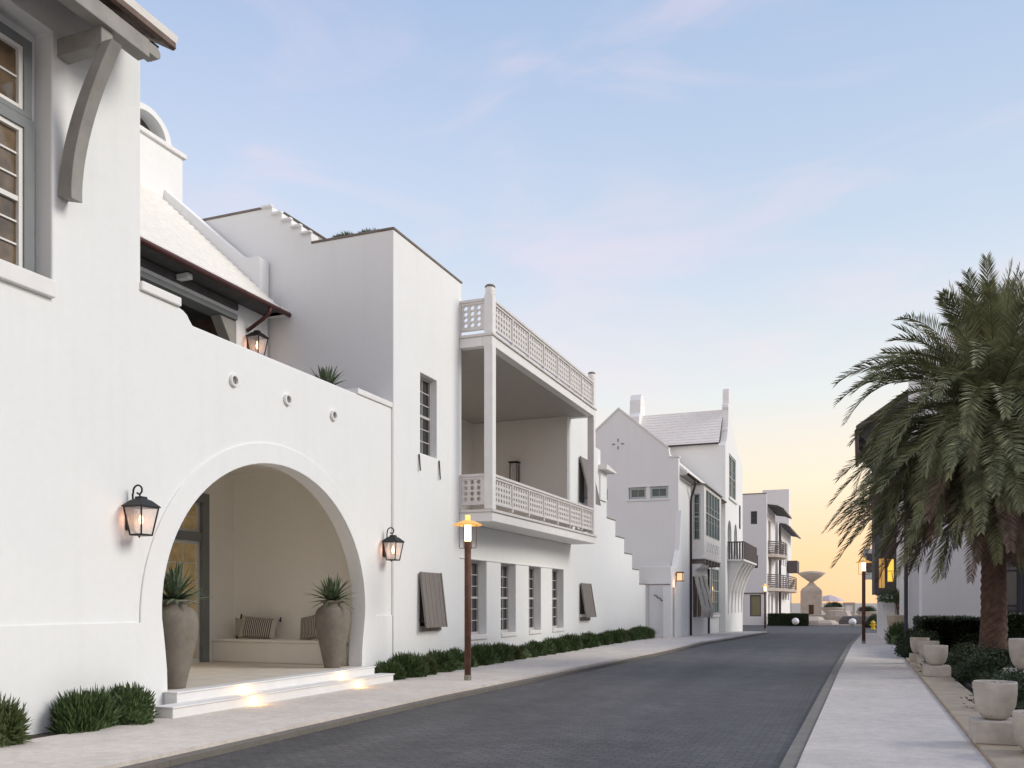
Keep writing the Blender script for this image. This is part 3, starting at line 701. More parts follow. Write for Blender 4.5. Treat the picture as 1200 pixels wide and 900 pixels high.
cp = MB(FY(YC)); cp.prism([(-8.90, 9.32), (-8.86, 9.38), (-11.47, 11.60), (-14.65, 8.88), (-14.6, 8.80), (-11.47, 11.50)], -.34, .05); cp.box(-8.86, -8.36, 8.865, 8.94, -.34, .05); cp.build('coping', TRIM, h3)
q = MB(FY(YC))
for (dx, dz) in ((0, .13), (0, -.13), (.17, 0), (-.17, 0)): q.prism(circ(-11.5+dx*1.4, 9.72+dz*1.5, .10 if dx else .045, 10, .045 if dx else .10), 0, .018)
q.build('gable_vent', CAP and mat('vent_grey', (.35, .34, .34), .8), h3)
# lower front block with passage and door
YB = 41.25
MB(FY(YB)).slab([(-9.72, -.8), (-9.34, -.8), (-9.34, 2.42), (-8.63, 2.42), (-8.63, -.8), (-8.25, -.8), (-8.25, 4.2), (-8.45, 6.0), (-8.55, 5.0), (-9.72, 5.0)][:6]+[(-8.25, 3.3), (-9.72, 3.3)], [], -.3, 0).build('passage_wall', STUCCO, h3, bevel=.015)
MB(FY(YB)).box(-9.36, -8.28, 2.43, 2.47, -.02, .03).build('passage_lintel', CAP, h3)
MB(FX(XC+.14)).slab([(YB+.3, -.8), (41.72, -.8), (41.72, 2.3), (42.25, 2.3), (42.25, -.8), (43.88, -.8), (43.88, 6.2), (43.4, 4.2), (42.6, 3.3), (YB+.3, 3.3)], [], -.25, 0).build('wing_wall', STUCCO, h3, bevel=.012)
MB(FX(XC+.14)).box(41.72, 42.25, -.3, 2.3, -.22, -.18).build('side_door', mat('grey_door', (.12, .12, .12), .6, .1), h3)
MB(FX(XC)).box(YC+.301, 57.69, -.8, 7.91, -.3, 0).build('street_wall', STUCCO, h3, bevel=.015)
MB().box(-14.5, -8.7, 57.2, 57.5, -.5, 8.1).build('wall', STUCCO, h3)
# passage: steps and rail
m_ = MB()
for k in range(7): m_.box(-9.34-.28*k-.0, -8.62 if k == 0 else -9.34-.28*k+.30, 41.6, 42.9, -.3, .06+.17*k)
m_.build('passage_steps', STUCCO, h3, bevel=.008)
MB().box(-12, -8.6, 42.9, 43.1, -.3, 3.6).build('passage_back_wall', STUCCO, h3)
m_ = MB()
for k in range(4): m_.tube([(-9.42+.19*k, 42.84, 1.95-.13*k), (-9.30+.19*k, 42.84, 1.95-.13*k), (-9.23+.19*k, 42.84, 1.82-.13*k)], .022, 6)
m_.build('stair_rail', IRON, h3)
# lean-to roof, gutter, downpipes
m_ = MB(lambda a, b, c: (a, c, b))
m_.prism([(-8.02, 8.06), (-8.02, 8.2), (-8.42, 8.56), (-11.4, 11.2), (-11.4, 11.0), (-8.42, 8.4)], YC+.31, 57.68); m_.build('roof', ROOF, h3)
MB().tube([(-7.99, YC+.35, 8.05), (-7.99, 57.68, 8.05)], .065, 8).build('gutter', PIPE, h3, smooth=True)
MB().box(-8.399, -8.03, YC+.32, 57.6, 7.95, 8.02).build('soffit', TIMBER, h3)
MB().tube([(-8.0, 46.4, 8.0), (-8.0, 46.4, 7.8), (-8.15, 46.7, 7.5), (-8.3, 46.95, 7.2), (-8.33, 47.0, 6.95), (-8.33, 47.0, -.3)], .06, 8).build('downpipe', PIPE, h3, smooth=True)
MB().tube([(-8.33, 53.0, 3.6), (-8.33, 53.0, -.35)], .06, 8).build('downpipe', PIPE, h3, smooth=True)
# oriel
OX = -7.72; oy0, oy1 = 47.5, 53.6
m_ = MB(FY(oy0)); m_.slab(rect(-8.39, OX, 4.051, 7.90), [rect(-8.30, -7.92, 4.95, 7.45)], -.15, 0); m_.build('oriel_side', TRIM, h3)
window(h3, FY(oy0), -8.30, -7.92, 4.95, 7.45, -.05, 1, 5, FRAMEG, GLASSG, fw=.07)
m_ = MB(FX(OX)); m_.slab(rect(oy0, oy1-.001, 4.052, 7.90), [rect(48.1, 53.1, 5.2, 7.75)], -.15, 0); m_.v = [(x, max(y, oy0+.151), z) for x, y, z in m_.v]; m_.build('oriel_front', TRIM, h3)
for k in range(5):
    window(h3, FX(OX), 48.1+k*1.0, 49.1+k*1.0, 5.2, 7.75, -.05, 2, 3, FRAMEG, GLASSG, fw=.06, sash=True)
MB(FY(oy1)).box(-8.39, OX, 4.05, 7.90, -.1, 0).build('oriel_side', TRIM, h3)
MB(lambda a, b, c: (a, c, b)).prism([(-8.38, 7.901), (OX+.12, 7.901), (OX+.12, 7.94), (-8.0, 8.04), (-8.38, 8.04)], oy0-.1, oy1+.1).build('oriel_roof', TIMBER, h3)
pn = MB(FX(OX))
for k in range(5): pn.slab(circ(48.7+k*.95, 4.68, .30, 16), [circ(48.7+k*.95, 4.68, .22, 16)], .0, .03)
pn.build('oriel_tracery', TRIM, h3)
m_ = MB(); m_.box(-8.39, OX+.06, oy0-.06, oy1+.06, 3.93, 4.05); m_.build('oriel_base', TRIM, h3, bevel=.01)
for k in range(6): MB().box(-8.39, OX+.02, oy0+.2+k*1.05, oy0+.45+k*1.05, 3.68, 3.93).build('dentil', SHUTTER, h3)
m_ = MB(lambda a, b, c: (a, c, b)); m_.prism([(-8.39, 3.67), (-7.85, 3.67), (-7.95, 3.50), (-8.2, 3.35), (-8.3, 3.0), (-8.39, 3.0)], oy0, oy0+2.6); m_.build('corbel', TRIM, h3)
# slatted shutters below and grey-green window
for k in range(3):
    a0 = 47.9+k*1.45
    m_ = MB(FX(XC))
    prof = [(3.15, .05), (2.6, .16), (1.9, .34), (1.2, .50), (.75, .42)]
    i = len(m_.v)
    for (z, c) in prof:
        for a in (a0, a0+.95):
            m_.v.append(FX(XC)(a, z, c)); m_.v.append(FX(XC)(a, z, c+.06))
    for j in range(len(prof)-1):
        b0 = i+j*4; b1 = b0+4
        for q_ in ((b0, b0+2, b1+2, b1), (b0+1, b1+1, b1+3, b0+3), (b0, b1, b1+1, b0+1), (b0+2, b0+3, b1+3, b1+2)): m_.f.append(q_)
    m_.build('louvre_shutter', mat('shutter_cream', (.5, .49, .46), .7, .1) if k == 0 else MATS['shutter_cream'], h3)
    MB(FX(XC)).box(a0+.15, a0+1.25, .8, 3.1, .002, .02).build('window', MATS['shade_glass'], h3)
window(h3, FX(XC), 54.1, 57.0, .85, 3.75, .03, 3, 4, FRAMEG, GLASSG, fw=.12)
MB(FX(XC)).box(53.9, 57.2, .7, .84, .0, .12).build('window_sill', TRIM, h3)
# tall cross block with curved gable to the street
XG = -8.02; y0, y1 = 57.7, 66.7; yc = (y0+y1)/2
half = [(0, 15.8), (.3, 15.74), (.5, 15.5), (.6, 15.1), (.62, 14.75), (1.25, 14.66), (1.3, 14.45), (.95, 14.3), (.95, 13.95), (1.15, 13.5), (1.5, 13.15), (1.75, 13.0), (2.0, 12.98), (2.0, 12.8), (2.5, 12.45), (3.3, 12.05), (4.5, 11.75)]
yc = 59.5
up = [(yc-a*.4, b) for a, b in reversed(half)] + [(yc+a*1.6, b) for a, b in half[1:]]
# heights are measured on the near shoulder: shift the apex towards the near side
def sh(p):
    a, b = p
    return (a, b)
gl = [(y0, -.9), (y1, -.9)] + list(reversed([sh(p) for p in up]))
arches = [[(58.7, 4.9), (60.6, 4.9)]+circ(59.65, 6.1, .95, 12, .95, 0, 180), [(61.9, 4.9), (63.6, 4.9)]+circ(62.75, 6.1, .85, 12, .95, 0, 180)]
MB(FX(XG)).slab(gl, [rect(59.4, 62.9, 8.6, 11.5), rect(64.6, 65.6, 6.9, 8.6)]+arches, -.4, 0).build('curved_gable', STUCCO, h3, bevel=.02)
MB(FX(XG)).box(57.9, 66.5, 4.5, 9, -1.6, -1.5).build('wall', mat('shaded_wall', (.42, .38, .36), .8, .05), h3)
for (a0, a1) in ((59.4, 61.1), (61.15, 62.9)):
    window(h3, FX(XG), a0, a1, 8.62, 11.48, -.1, 2, 3, FRAMEG, GLASSG, fw=.08)
MB(FX(XG)).box(59.2, 63.1, 8.45, 8.6, 0, .12).build('window_sill', TRIM, h3)
window(h3, FX(XG), 64.6, 65.6, 6.9, 8.6, -.1, 1, 3, SLAT, GLASS, fw=.08)
MB(FY(y0)).slab([(-14.8, -.8), (XG-.4, -.8), (XG-.4, 11.9), (-14.8, 11.9)], [], -.3, 0).build('side_wall', STUCCO, h3)
MB(FY(y1)).box(-14.8, XG-.4, -.9, 11.9, 0, .3).build('side_wall', STUCCO, h3)
rr = MB(lambda a, b, c: (c, a, b)); nr = 12
for k in range(nr):
    ya = y0-.25+(yc-y0+.25)*k/nr; yb = y0-.25+(yc-y0+.25)*(k+1)/nr+.03; za = 11.82+2.55*k/nr; zb = 11.82+2.55*(k+1)/nr
    rr.prism([(ya, za), (ya, za+.045), (yb, zb+.03), (yb, zb-.04)], -14.6, -8.42)
rr.prism([(yc, 14.3), (yc, 14.42), (y1, 11.95), (y1, 11.85)], -14.6, -8.42)
rr.build('roof', ROOF, h3)
MB(FX(-13.85)).slab([(y0+.3, 11), (y1, 11), (y1, 11.8), (yc+1.2, 14.3), (yc+.7, 14.5), (yc+.62, 15.4), (yc+.3, 15.85), (yc-.3, 15.85), (yc-.62, 15.4), (yc-.7, 14.5), (yc-1.0, 14.2)], [], -.75, 0).build('rear_gable', STUCCO, h3, bevel=.03)
MB().tube([(-8.42, y0-.27, 11.85), (-14.6, y0-.27, 11.85)], .06, 8).build('gutter', PIPE, h3)
# wooden balcony on ribs
m_ = MB(); m_.box(XG+.001, -6.95, 58.6, 66.2, 4.3, 4.42); m_.build('balcony_floor', TRIM, h3, bevel=.01)
m_ = MB(); m_.box(-7.0, -6.94, 58.7, 66.1, 5.5, 5.58).box(XG+.001, -6.94, 58.62, 58.7, 5.5, 5.58)
for k in range(38): m_.box(-6.99, -6.95, 58.72+k*.2, 58.84+k*.2, 4.42, 5.5)
for k in range(6): m_.box(XG+.05+k*.17, XG+.16+k*.17, 58.64, 58.68, 4.42, 5.5)
m_.build('balcony_railing', SLAT, h3)
for k in range(5):
    yy = 59.0+k*1.7
    arc = [(XG+.001, .9)]+[(XG+.06+.95*(t/8)**2.4, .9+3.4*t/8) for t in range(9)]+[(XG+.001, 4.3)]
    MB(lambda a, b, c: (a, c, b)).slab(arc, [], yy-.16, yy+.16).build('balcony_rib', TRIM, h3)

# ------------------------------------------------------------------ HOUSE 4 : far white block
XD = -8.0; YD = 84.5
h4 = thing('far_apartment_house', 'three-storey white block with dark curved balconies at the far left end of the street', 'house', (XD, 90, -.42))
MB(FY(YD)).slab(rect(-12.5, XD, -1, 11.7), [rect(-9.42, -8.85, 8.9, 10.1), rect(-9.32, -8.78, 4.8, 6.0), rect(-9.5, -8.5, .3, 2.3)], -.3, 0).build('end_wall', STUCCO2, h4, bevel=.02)
MB(FY(YD)).box(-12.5, XD, 11.70, 11.78, -.3, .04).build('wall_cap', CAP, h4)
window(h4, FY(YD), -9.42, -8.85, 8.9, 10.1, -.15, 1, 2, SLAT, GLASS, fw=.09)
window(h4, FY(YD), -9.32, -8.78, 4.8, 6.0, -.15, 1, 2, SLAT, GLASS, fw=.09)
window(h4, FY(YD), -9.5, -8.5, .3, 2.3, -.12, 1, 1, SLAT, BLIND, fw=.09, sash=False, label='ground floor window with an olive blind')
MB(FY(YD)).box(-12.5, XD, 2.38, 2.52, -.02, .05).build('string_course', SHUTTER, h4)
MB(FX(XD)).slab(rect(YD+.301, 93.5, -1, 10.6), [rect(86.2, 88.5, 7.0, 9.4), rect(86.4, 89.4, 3.6, 6.5), rect(86, 87.5, -.2, 2.4), rect(89, 91, -.2, 2.4)], -.4, 0).build('street_wall', STUCCO2, h4)
MB(FX(XD)).box(86.2, 88.5, 7, 9.4, -.38, -.3).box(86.4, 89.4, 3.6, 6.5, -.38, -.3).box(86, 87.5, -.2, 2.4, -.38, -.3).box(89, 91, -.2, 2.4, -.38, -.3).build('door', mat('tan_door', (.30, .20, .15), .6, .2), h4)
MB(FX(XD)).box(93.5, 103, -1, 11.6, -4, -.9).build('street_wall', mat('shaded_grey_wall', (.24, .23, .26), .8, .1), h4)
MB(FX(XD)).slab(rect(98, 118, -1, 10.2), [rect(99.5+k*2.6, 100.8+k*2.6, 5.8, 8.6) for k in range(5)]+[rect(100+k*4, 102+k*4, 1.9, 4.6) for k in range(4)], -.5, -.1).build('street_wall', STUCCO2, h4)
for k in range(5): MB(FX(XD)).box(99.5+k*2.6, 100.8+k*2.6, 5.8, 8.6, -.48, -.4).build('window', SLAT, h4)
for k in range(4): MB(FX(XD)).box(100+k*4, 102+k*4, 1.9, 4.6, -.48, -.4).build('window', SLAT, h4)
MB().box(-12.5, XD-.5, 118, 118.3, -1, 10.2).box(-12.5, -12.2, 84.8, 118, -1, 10.2).build('wall', STUCCO2, h4)
MB().box(-11, -7.9, 111, 113.5, 10, 15.3).build('chimney', STUCCO2, h4, bevel=.02)
MB().box(-10.5, -9.8, 88, 89, 10.6, 11.9).build('chimney', STUCCO2, h4, bevel=.02)
# curved hood roofs
def hood(y0, y1, z, out):
    m_ = MB(lambda a, b, c: (a, c, b)); m_.prism([(XD+.01, z+.5), (XD+out*.6, z+.35), (XD+out, z), (XD+out, z-.12), (XD+out*.55, z+.18), (XD+.01, z+.3)], y0, y1)
    m_.build('hood_roof', TIMBERD, h4)
    m_ = MB(lambda a, b, c: (a, c, b)); m_.prism([(XD+.01, z+.62), (XD+out*.6, z+.46), (XD+out+.04, z+.06), (XD+out, z+.01), (XD+out*.6, z+.355), (XD+.01, z+.51)], y0-.1, y1+.1)
    m_.build('hood_tiles', ROOF, h4)
hood(85.3, 95, 10.3, 1.5); hood(99, 117, 9.7, 1.1)
def cbalc(y0, y1, z, out, h, nm):
    n = 10; m_ = MB()
    pts = [(XD+.02+out*math.sin(math.pi*k/n)**.55, y0+(y1-y0)*k/n) for k in range(n+1)]
    for r in range(7):
        zz = z+.15+h*r/6.6
        for (p, q2) in zip(pts, pts[1:]):
            i = len(m_.v)
            for (x, y) in (p, q2):
                m_.v += [(x, y, zz), (x, y, zz+.10), (x-.05, y, zz), (x-.05, y, zz+.10)]
            m_.f += [(i, i+1, i+5, i+4), (i+2, i+6, i+7, i+3), (i+1, i+3, i+7, i+5), (i, i+4, i+6, i+2)]
    b_ = m_.build(nm, SLAT, h4)
    f_ = MB(lambda a, b, c: (a, b, c)); f_.prism([(XD-.1, y0)]+pts+[(XD-.1, y1)], z-.2, z+.08); f_.build('balcony_floor', STONEF, b_)
cbalc(85.6, 93.5, 6.1, 1.35, 1.15, 'curved_balcony')
cbalc(85.3, 112, 2.9, 1.6, 1.25, 'curved_balcony')
MB().box(XD, -6.9, 110, 114, 5.2, 6.6).build('box_balcony', SLAT, h4)
MB().tube([(XD+.15, 97.5, 9.9), (XD+.15, 97.5, -.5)], .12, 8).build('downpipe', PIPE, h4)

# ------------------------------------------------------------------ RIGHT side houses
h5 = thing('right_house', 'white gabled house behind the palm tree on the right', 'house', (6, 38, 0))
YG = 36.0
MB(FY(YG)).slab([(1.72, -.3), (12, -.3), (12, 13.0), (7.0, 14.6), (5.48, 13.2), (2.05, 10.7), (1.98, 10.35), (1.72, 10.2)], [rect(4.35, 8.6, .05, 4.2)], -.3, 0).build('gable_wall', STUCCO2, h5, bevel=.02)
MB(FX(1.72, -1)).box(YG+.3, 56, -.6, 7.6, -.3, 0).build('street_wall', STUCCO2, h5)
m_ = MB(FX(1.72, -1)); 
for k in range(5): m_.box(38+k*3, 38.35+k*3, -.5, 6.5, .0, .12)
m_.build('pilasters', TRIM, h5)
MB().box(2.05, 3.95, 34.3, YG-.001, -.1, 4.4).build('front_panel', STUCCO2, h5, bevel=.02)
MB().tube([(1.62, 35.85, 7.5), (1.62, 35.85, 0)], .07, 8).build('downpipe', NAVY, h5)
MB().box(3.96, 4.1, 34.5, 35.99, -.1, 4.3).build('panel_edge', NAVY, h5)
for k in range(4):
    window(h5, FY(YG), 4.36+k*1.06, 5.41+k*1.06, .08, 4.15, -.12, 1, 3, NAVY, CUR, fw=.13, mw=.07, sash=False, name='glazed_door')
MB(FY(YG)).box(1.9, 12, 4.25, 4.6, .001, 1.0).build('canopy', TIMBERD, h5)
# further dark timber bay with lit windows
h6 = thing('timber_bay_house', 'dark timber bay house with two yellow lit windows beyond the palm', 'house', (1, 48, 0))
YH = 46.0
MB(FY(YH)).slab(rect(.69, 2.6, 2.05, 9.6), [rect(.88, 1.14, 2.3, 3.72), rect(1.26, 1.54, 2.6, 3.68)], -.25, 0).build('bay_wall', TIMBERD, h6)
MB().box(.69, .9, YH+.25, 56, 2.05, 9.6).box(.9, 2.6, YH+.26, 56, 2.0, 2.2).build('bay_wall', TIMBERD, h6)
MB(FY(YH)).box(.88, 1.14, 2.3, 3.72, -.15, -.1).build('window', mat('lit_window_dim', (.8, .5, .15), .4, .5, 2, emis=((1, .55, .14), .38)), h6)
MB(FY(YH)).box(1.26, 1.54, 2.6, 3.68, -.15, -.1).build('window', GLOW, h6)
f_ = MB(FY(YH)); f_.slab(rect(.84, 1.18, 2.26, 3.76), [rect(.885, 1.135, 2.305, 3.715)], .002, .04).box(1.0, 1.02, 2.3, 3.72, -.1, .01).slab(rect(1.22, 1.58, 2.56, 3.72), [rect(1.265, 1.535, 2.605, 3.675)], .002, .04).box(1.26, 1.54, 3.1, 3.125, -.1, .01)
f_.build('window_frame', EAVEW, h6)
m_ = MB(lambda a, b, c: (a, c, b)); m_.prism([(-.15, 9.85), (-.15, 10.1), (2.9, 12.2), (2.9, 11.7), (1.4, 10.7)], YH-.6, 57); m_.build('roof', TIMBERD, h6)
MB().tube([(-.12, YH-.6, 9.85), (-.12, 57, 9.85)], .10, 8).build('gutter', PIPE, h6)
MB().tube([(-.1, YH-.4, 9.8), (-.1, YH-.4, 9.0), (.0, YH-.4, 8.75), (.5, YH-.3, 8.6), (.75, YH-.15, 8.5)], .07, 8).build('downpipe', PIPE, h6)
for k in range(4): MB(lambda a, b, c: (a, c, b)).prism([(.0, 9.9), (.68, 9.0), (.68, 8.4), (.9, 8.4), (.9, 10.5)], YH+.2+k*2.5, YH+.35+k*2.5).build('eave_bracket', TIMBERD, h6)
MB().box(1.0, 1.62, YH+.1, 56, -.5, 1.95).build('base_wall', STUCCO2, h6, bevel=.01)
MB().box(.95, 1.72, 44.6, YH+.1, 1.55, 2.0).build('planter_ledge', TRIM, h6, bevel=.01)
MB().box(.25, .95, 60, 62, 3.1, 5.0).build('side_bay', TRIM, h6, bevel=.01)
MB().box(1.1, 2.6, 56, 64, -.6, 7).build('rear_wall', STUCCO2, h6)
MB(FY(59.99)).box(.42, .85, 3.5, 4.7, .0, .03).build('window', SLAT, h6)
h7 = None

h8 = thing('unseen_shading_house', 'unseen white house right of the street, added to shade the left walls', 'house', (17, 8, 0))  # out of view, added to cast soft shade on the lower left walls
MB().box(14, 20, -14, 26, -.2, 8.6).build('wall', STUCCO2, h8, bevel=.02)
MB(lambda a, b, c: (a, c, b)).prism([(13.7, 8.6), (17, 10.6), (20.3, 8.6)], -14.2, 26.2).build('roof', ROOF, h8)
for k in range(6): window(h8, FX(14, -1), -10+k*6, -8.8+k*6, 1.0, 3.0, .0, 2, 4, name='window')
# ------------------------------------------------------------------ lanterns, lamps
def lantern(loc, lab, grp, scroll=True, s=1.0, lit=True, box=False):
    """wall lantern: back plate on the wall plane at loc, projects +X"""
    t = thing('wall_lantern', lab, 'lantern', loc, grp)
    X, Y, Z = loc
    P = lambda x, y, z: (X+x*s, Y+y*s, Z+z*s)
    m_ = MB(); a = P(0, -.055, -.13); b = P(.03, .055, .17); m_.box(a[0], b[0], a[1], b[1], a[2], b[2]); m_.build('back_plate', IRON, t, bevel=.006)
    m_ = MB()
    if scroll:
        pts = [P(.03, 0, .0), P(.07, 0, .12), P(.06, 0, .30)]
        for k in range(0, 15):
            th = R(200-k*24); rr_ = .085-.004*k
            pts.append(P(.15+rr_*math.cos(th), 0, .33+rr_*math.sin(th)))
        m_.tube(pts, .011*s, 8)
        m_.tube([P(.17, 0, .20), P(.17, 0, .30)], .010*s, 8)
        m_.tube([P(.03, 0, -.1), P(.12, 0, -.17), P(.17, 0, -.22)], .008*s, 6)
    if scroll: m_.build('scroll_arm', IRON, t, smooth=True)
    cx = .19
    def ring(h, z, hh=None): return [P(cx-h, -h, z), P(cx+h, -h, z), P(cx+h, h, z), P(cx-h, h, z)]
    m_ = MB()
    # roof (flared pyramid, two steps)
    for (h0, z0_, h1_, z1_) in ((.155, .135, .15, .15), (.15, .15, .085, .215), (.085, .215, .05, .235), (.05, .235, .045, .26)):
        i = len(m_.v); m_.v += ring(h0, z0_)+ring(h1_, z1_)
        m_.f += [(i, i+1, i+2, i+3), (i+4, i+5, i+6, i+7)]+[(i+k, i+(k+1) % 4, i+4+(k+1) % 4, i+4+k) for k in range(4)]
    m_.build('lantern_roof', IRON, t)
    m_ = MB()
    top = ring(.135, .135); bot = ring(.085, -.19)
    for k in range(4):
        m_.tube([top[k], bot[k]], .0095*s, 6); m_.tube([bot[k], bot[(k+1) % 4]], .011*s, 6); m_.tube([top[k], top[(k+1) % 4]], .009*s, 6)
    i = len(m_.v); m_.v += ring(.09, -.2)+ring(.09, -.188); m_.f += [(i, i+1, i+2, i+3), (i+4, i+5, i+6, i+7)]+[(i+k, i+(k+1) % 4, i+4+(k+1) % 4, i+4+k) for k in range(4)]
    m_.build('lantern_cage', IRON, t)
    m_ = MB(); tp = ring(.128, .132); bt = ring(.08, -.185); i = len(m_.v); m_.v += tp+bt
    m_.f += [(i+k, i+(k+1) % 4, i+4+(k+1) % 4, i+4+k) for k in range(4)]
    m_.build('glass', FROST, t)
    if lit:
        m_ = MB(); c_ = P(cx, 0, 0)
        m_.lathe(c_[0], c_[1], [(.004*s, Z-.075*s), (.02*s, Z-.05*s), (.026*s, Z-.01*s), (.012*s, Z+.04*s), (.003*s, Z+.07*s)], 12); m_.build('bulb', FLAME, t, smooth=True)
        m_ = MB(); m_.lathe(c_[0], c_[1], [(.014*s, Z-.185*s), (.014*s, Z-.076*s)], 10); m_.build('candle', TRIM, t)
        L = bpy.data.lights.new('lantern_glow', 'POINT'); L.energy = .6*s*s; L.color = (1, .5, .32); L.shadow_soft_size = .03
        lo = bpy.data.objects.new('lantern_glow', L); col.objects.link(lo); lo.parent = t; lo.location = (.07*s, -.02*s, .0)
    return t
lantern((XW, 9.36, 2.75), 'lit black wall lantern with a scroll top left of the arched porch', None, s=1.17)
lantern((XW, 16.38, 2.72), 'lit black wall lantern with a scroll top right of the arched porch', None, s=1.17)
lantern((XL, 16.02, 7.30), 'lit black lantern on the upper terrace wall under the brown gutter', None, s=1.2, scroll=False)
t = thing('box_lantern', 'unlit black box lantern on the grey wall inside the balcony', 'lantern', (-11.3, 29.02, 5.75))
m_ = MB(); m_.box(-11.49, -11.13, 28.70, 29.0, 6.52, 6.56).box(-11.45, -11.17, 28.74, 28.98, 5.68, 5.72)
for x in (-11.45, -11.19):
    for y in (28.74, 28.96): m_.box(x, x+.025, y, y+.025, 5.7, 6.52)
m_.build('lantern_cage', IRON, t); MB().box(-11.42, -11.2, 28.77, 28.95, 5.73, 6.5).build('glass', FROST, t)
MB().box(-11.42, -11.2, 28.985, 29.019, 5.75, 6.45).build('back_plate', IRON, t)
t = thing('box_lantern', 'small lit copper box lantern at the corner of the gabled house', 'lantern', (-8.2, 42.6, 2.6))
MB().box(-8.2, -7.88, 42.25, 42.6, 3.02, 3.08).box(-8.2, -7.88, 42.25, 42.6, 2.62, 2.66).box(-8.2, -8.17, 42.25, 42.28, 2.66, 3.02).box(-7.91, -7.88, 42.25, 42.28, 2.66, 3.02).box(-8.26, -8.1, 42.38, 42.44, 2.9, 2.96).build('lantern_cage', CORTEN, t)
MB().box(-8.16, -7.92, 42.285, 42.57, 2.665, 3.015).build('glass', mat('warm_pane', (.9, .6, .35), .4, emis=((1, .6, .3), .55)), t)
L = bpy.data.lights.new('lantern_glow', 'POINT'); L.energy = 4; L.color = (1, .5, .3); L.shadow_soft_size = .1
lo = bpy.data.objects.new('lantern_glow', L); col.objects.link(lo); lo.parent = t; lo.location = (.1, -.6, -.1)

def street_lamp():
    t = thing('street_lamp', 'x', 'street lamp', (0, 0, 0))
    MB().lathe(0, 0, [(.075, 0), (.075, .10), (.06, .12)], 16).build('base', KERBR, t)
    MB().tube([(0, 0, .1), (0, 0, 2.86)], .068, 16).build('pole', CORTEN, t, smooth=True)
    MB().lathe(0, 0, [(.062, 2.86), (.066, 2.88), (.066, 3.22), (.06, 3.24)], 20).build('lamp_tube', BULB, t, smooth=False)
    MB().lathe(0, 0, [(.30, 3.19), (.305, 3.20), (.16, 3.265), (.08, 3.29), (.07, 3.285), (.15, 3.245), (.295, 3.185)], 32).build('lamp_shade', AMBER, t)
    MB().lathe(0, 0, [(.050, 3.29), (.052, 3.38), (.045, 3.40)], 16).build('lamp_cap', mat('amber_cap', (.8, .5, .15), .5, emis=((1, .6, .15), 1.0)), t)
    m_ = MB()
    for s_ in (-1, 1):
        m_.tube([(.03*s_, .0, 2.72), (.18*s_, 0, 2.72), (.19*s_, 0, 2.74), (.19*s_, 0, 3.21)], .008, 6)
        m_.tube([(0, .03*s_, 2.72), (0, .18*s_, 2.72), (0, .19*s_, 2.74), (0, .19*s_, 3.21)], .008, 6)
    m_.build('wire_guard', CORTEN, t)
    L = bpy.data.lights.new('lamp_glow', 'POINT'); L.energy = 3; L.color = (1, .66, .3); L.shadow_soft_size = .06
    lo = bpy.data.objects.new('lamp_glow', L); col.objects.link(lo); lo.parent = t; lo.location = (0, 0, 3.12); 
    return t
s0 = street_lamp(); s0['label'] = 'tall rust-brown street lamp on the left sidewalk in front of the balcony, nearest and largest'; s0['group'] = 'rust-brown street lamps'
s0.location = (-7.5, 16.5, 0)
s1 = copy_tree(s0); s1.location = (.16, 37.2, -.02); s1['label'] = 'rust-brown street lamp on the right sidewalk below the palm fronds'
s2 = copy_tree(s0); s2.location = (-6.45, 67.0, -.42); s2['label'] = 'rust-brown street lamp farthest away, before the far white block'

# ------------------------------------------------------------------ jars, agaves, cushions
def blade(m_, base, az, el, L_, wd, droop, n=6, fold=.25):
    d = Vector((math.cos(az)*math.cos(el), math.sin(az)*math.cos(el), math.sin(el)))
    side = Vector((-math.sin(az), math.cos(az), 0)); p = Vector(base); i = len(m_.v)
    for k in range(n+1):
        t = k/n; wk = wd*(1-t)**.75*(1 if t > .05 else .8)+.0006
        up_ = side.cross(d).normalized()
        m_.v += [tuple(p-side*wk+up_*wk*fold), tuple(p-up_*wk*fold*.6), tuple(p+side*wk+up_*wk*fold)]
        d = (d+Vector((0, 0, -droop/n))).normalized(); p = p+d*(L_/n)
    for k in range(n):
        a = i+3*k
        m_.f += [(a, a+1, a+4, a+3), (a+1, a+2, a+5, a+4)]
def agave(loc, L_, lab, cnt=60, seed=1, grp=None):
    rg = random.Random(seed)
    m_ = MB()
    for k in range(cnt):
        el = R(rg.uniform(5, 85)) if k > 10 else R(rg.uniform(60, 88))
        blade(m_, (loc[0]+rg.uniform(-.03, .03), loc[1]+rg.uniform(-.03, .03), loc[2]), rg.uniform(0, 6.283), el, L_*rg.uniform(.75, 1.05), (.036*L_/.4), rg.uniform(.25, .85))
    t = tag(bpy.data.objects.new('spiky_plant', None), lab, 'plant', grp); col.objects.link(t); t.location = loc
    m_.build('leaves', LEAFA, t, recalc=False)
    MB().lathe(loc[0], loc[1], [(.05, loc[2]-.06), (.04, loc[2]+.02), (.015, loc[2]+.08)], 8).build('stem', LEAFD, t)
    return t
def jar(loc, lab, h=1.34, wmax=.345):
    t = thing('clay_jar', lab, 'jar', loc, 'tall taupe jars in the arched porch')
    X, Y, Z = loc
    prof = [(.155, 0), (.165, .015), (.168, .05), (.19, .15), (.235, .35), (.285, .58), (.325, .78), (.345, .93), (.345, 1.03), (.325, 1.12), (.28, 1.19), (.215, 1.235), (.185, 1.25), (.182, 1.28), (.20, 1.30), (.235, 1.32), (.24, 1.335), (.225, 1.345), (.19, 1.33), (.17, 1.30)]
    s = h/1.345
    m_ = MB(); m_.lathe(X, Y, [(r*wmax/.345, Z+z*s) for r, z in prof], 48, .012); m_.build('jar_body', JAR, t, smooth=True)
    MB().lathe(X, Y, [(.16, Z+1.29*s), (.15, Z+1.315*s)], 24).build('soil', SOIL, t)
    return t
J1 = (-9.66, 10.52, PF+.001); J2 = (-9.78, 15.0, PF+.001)
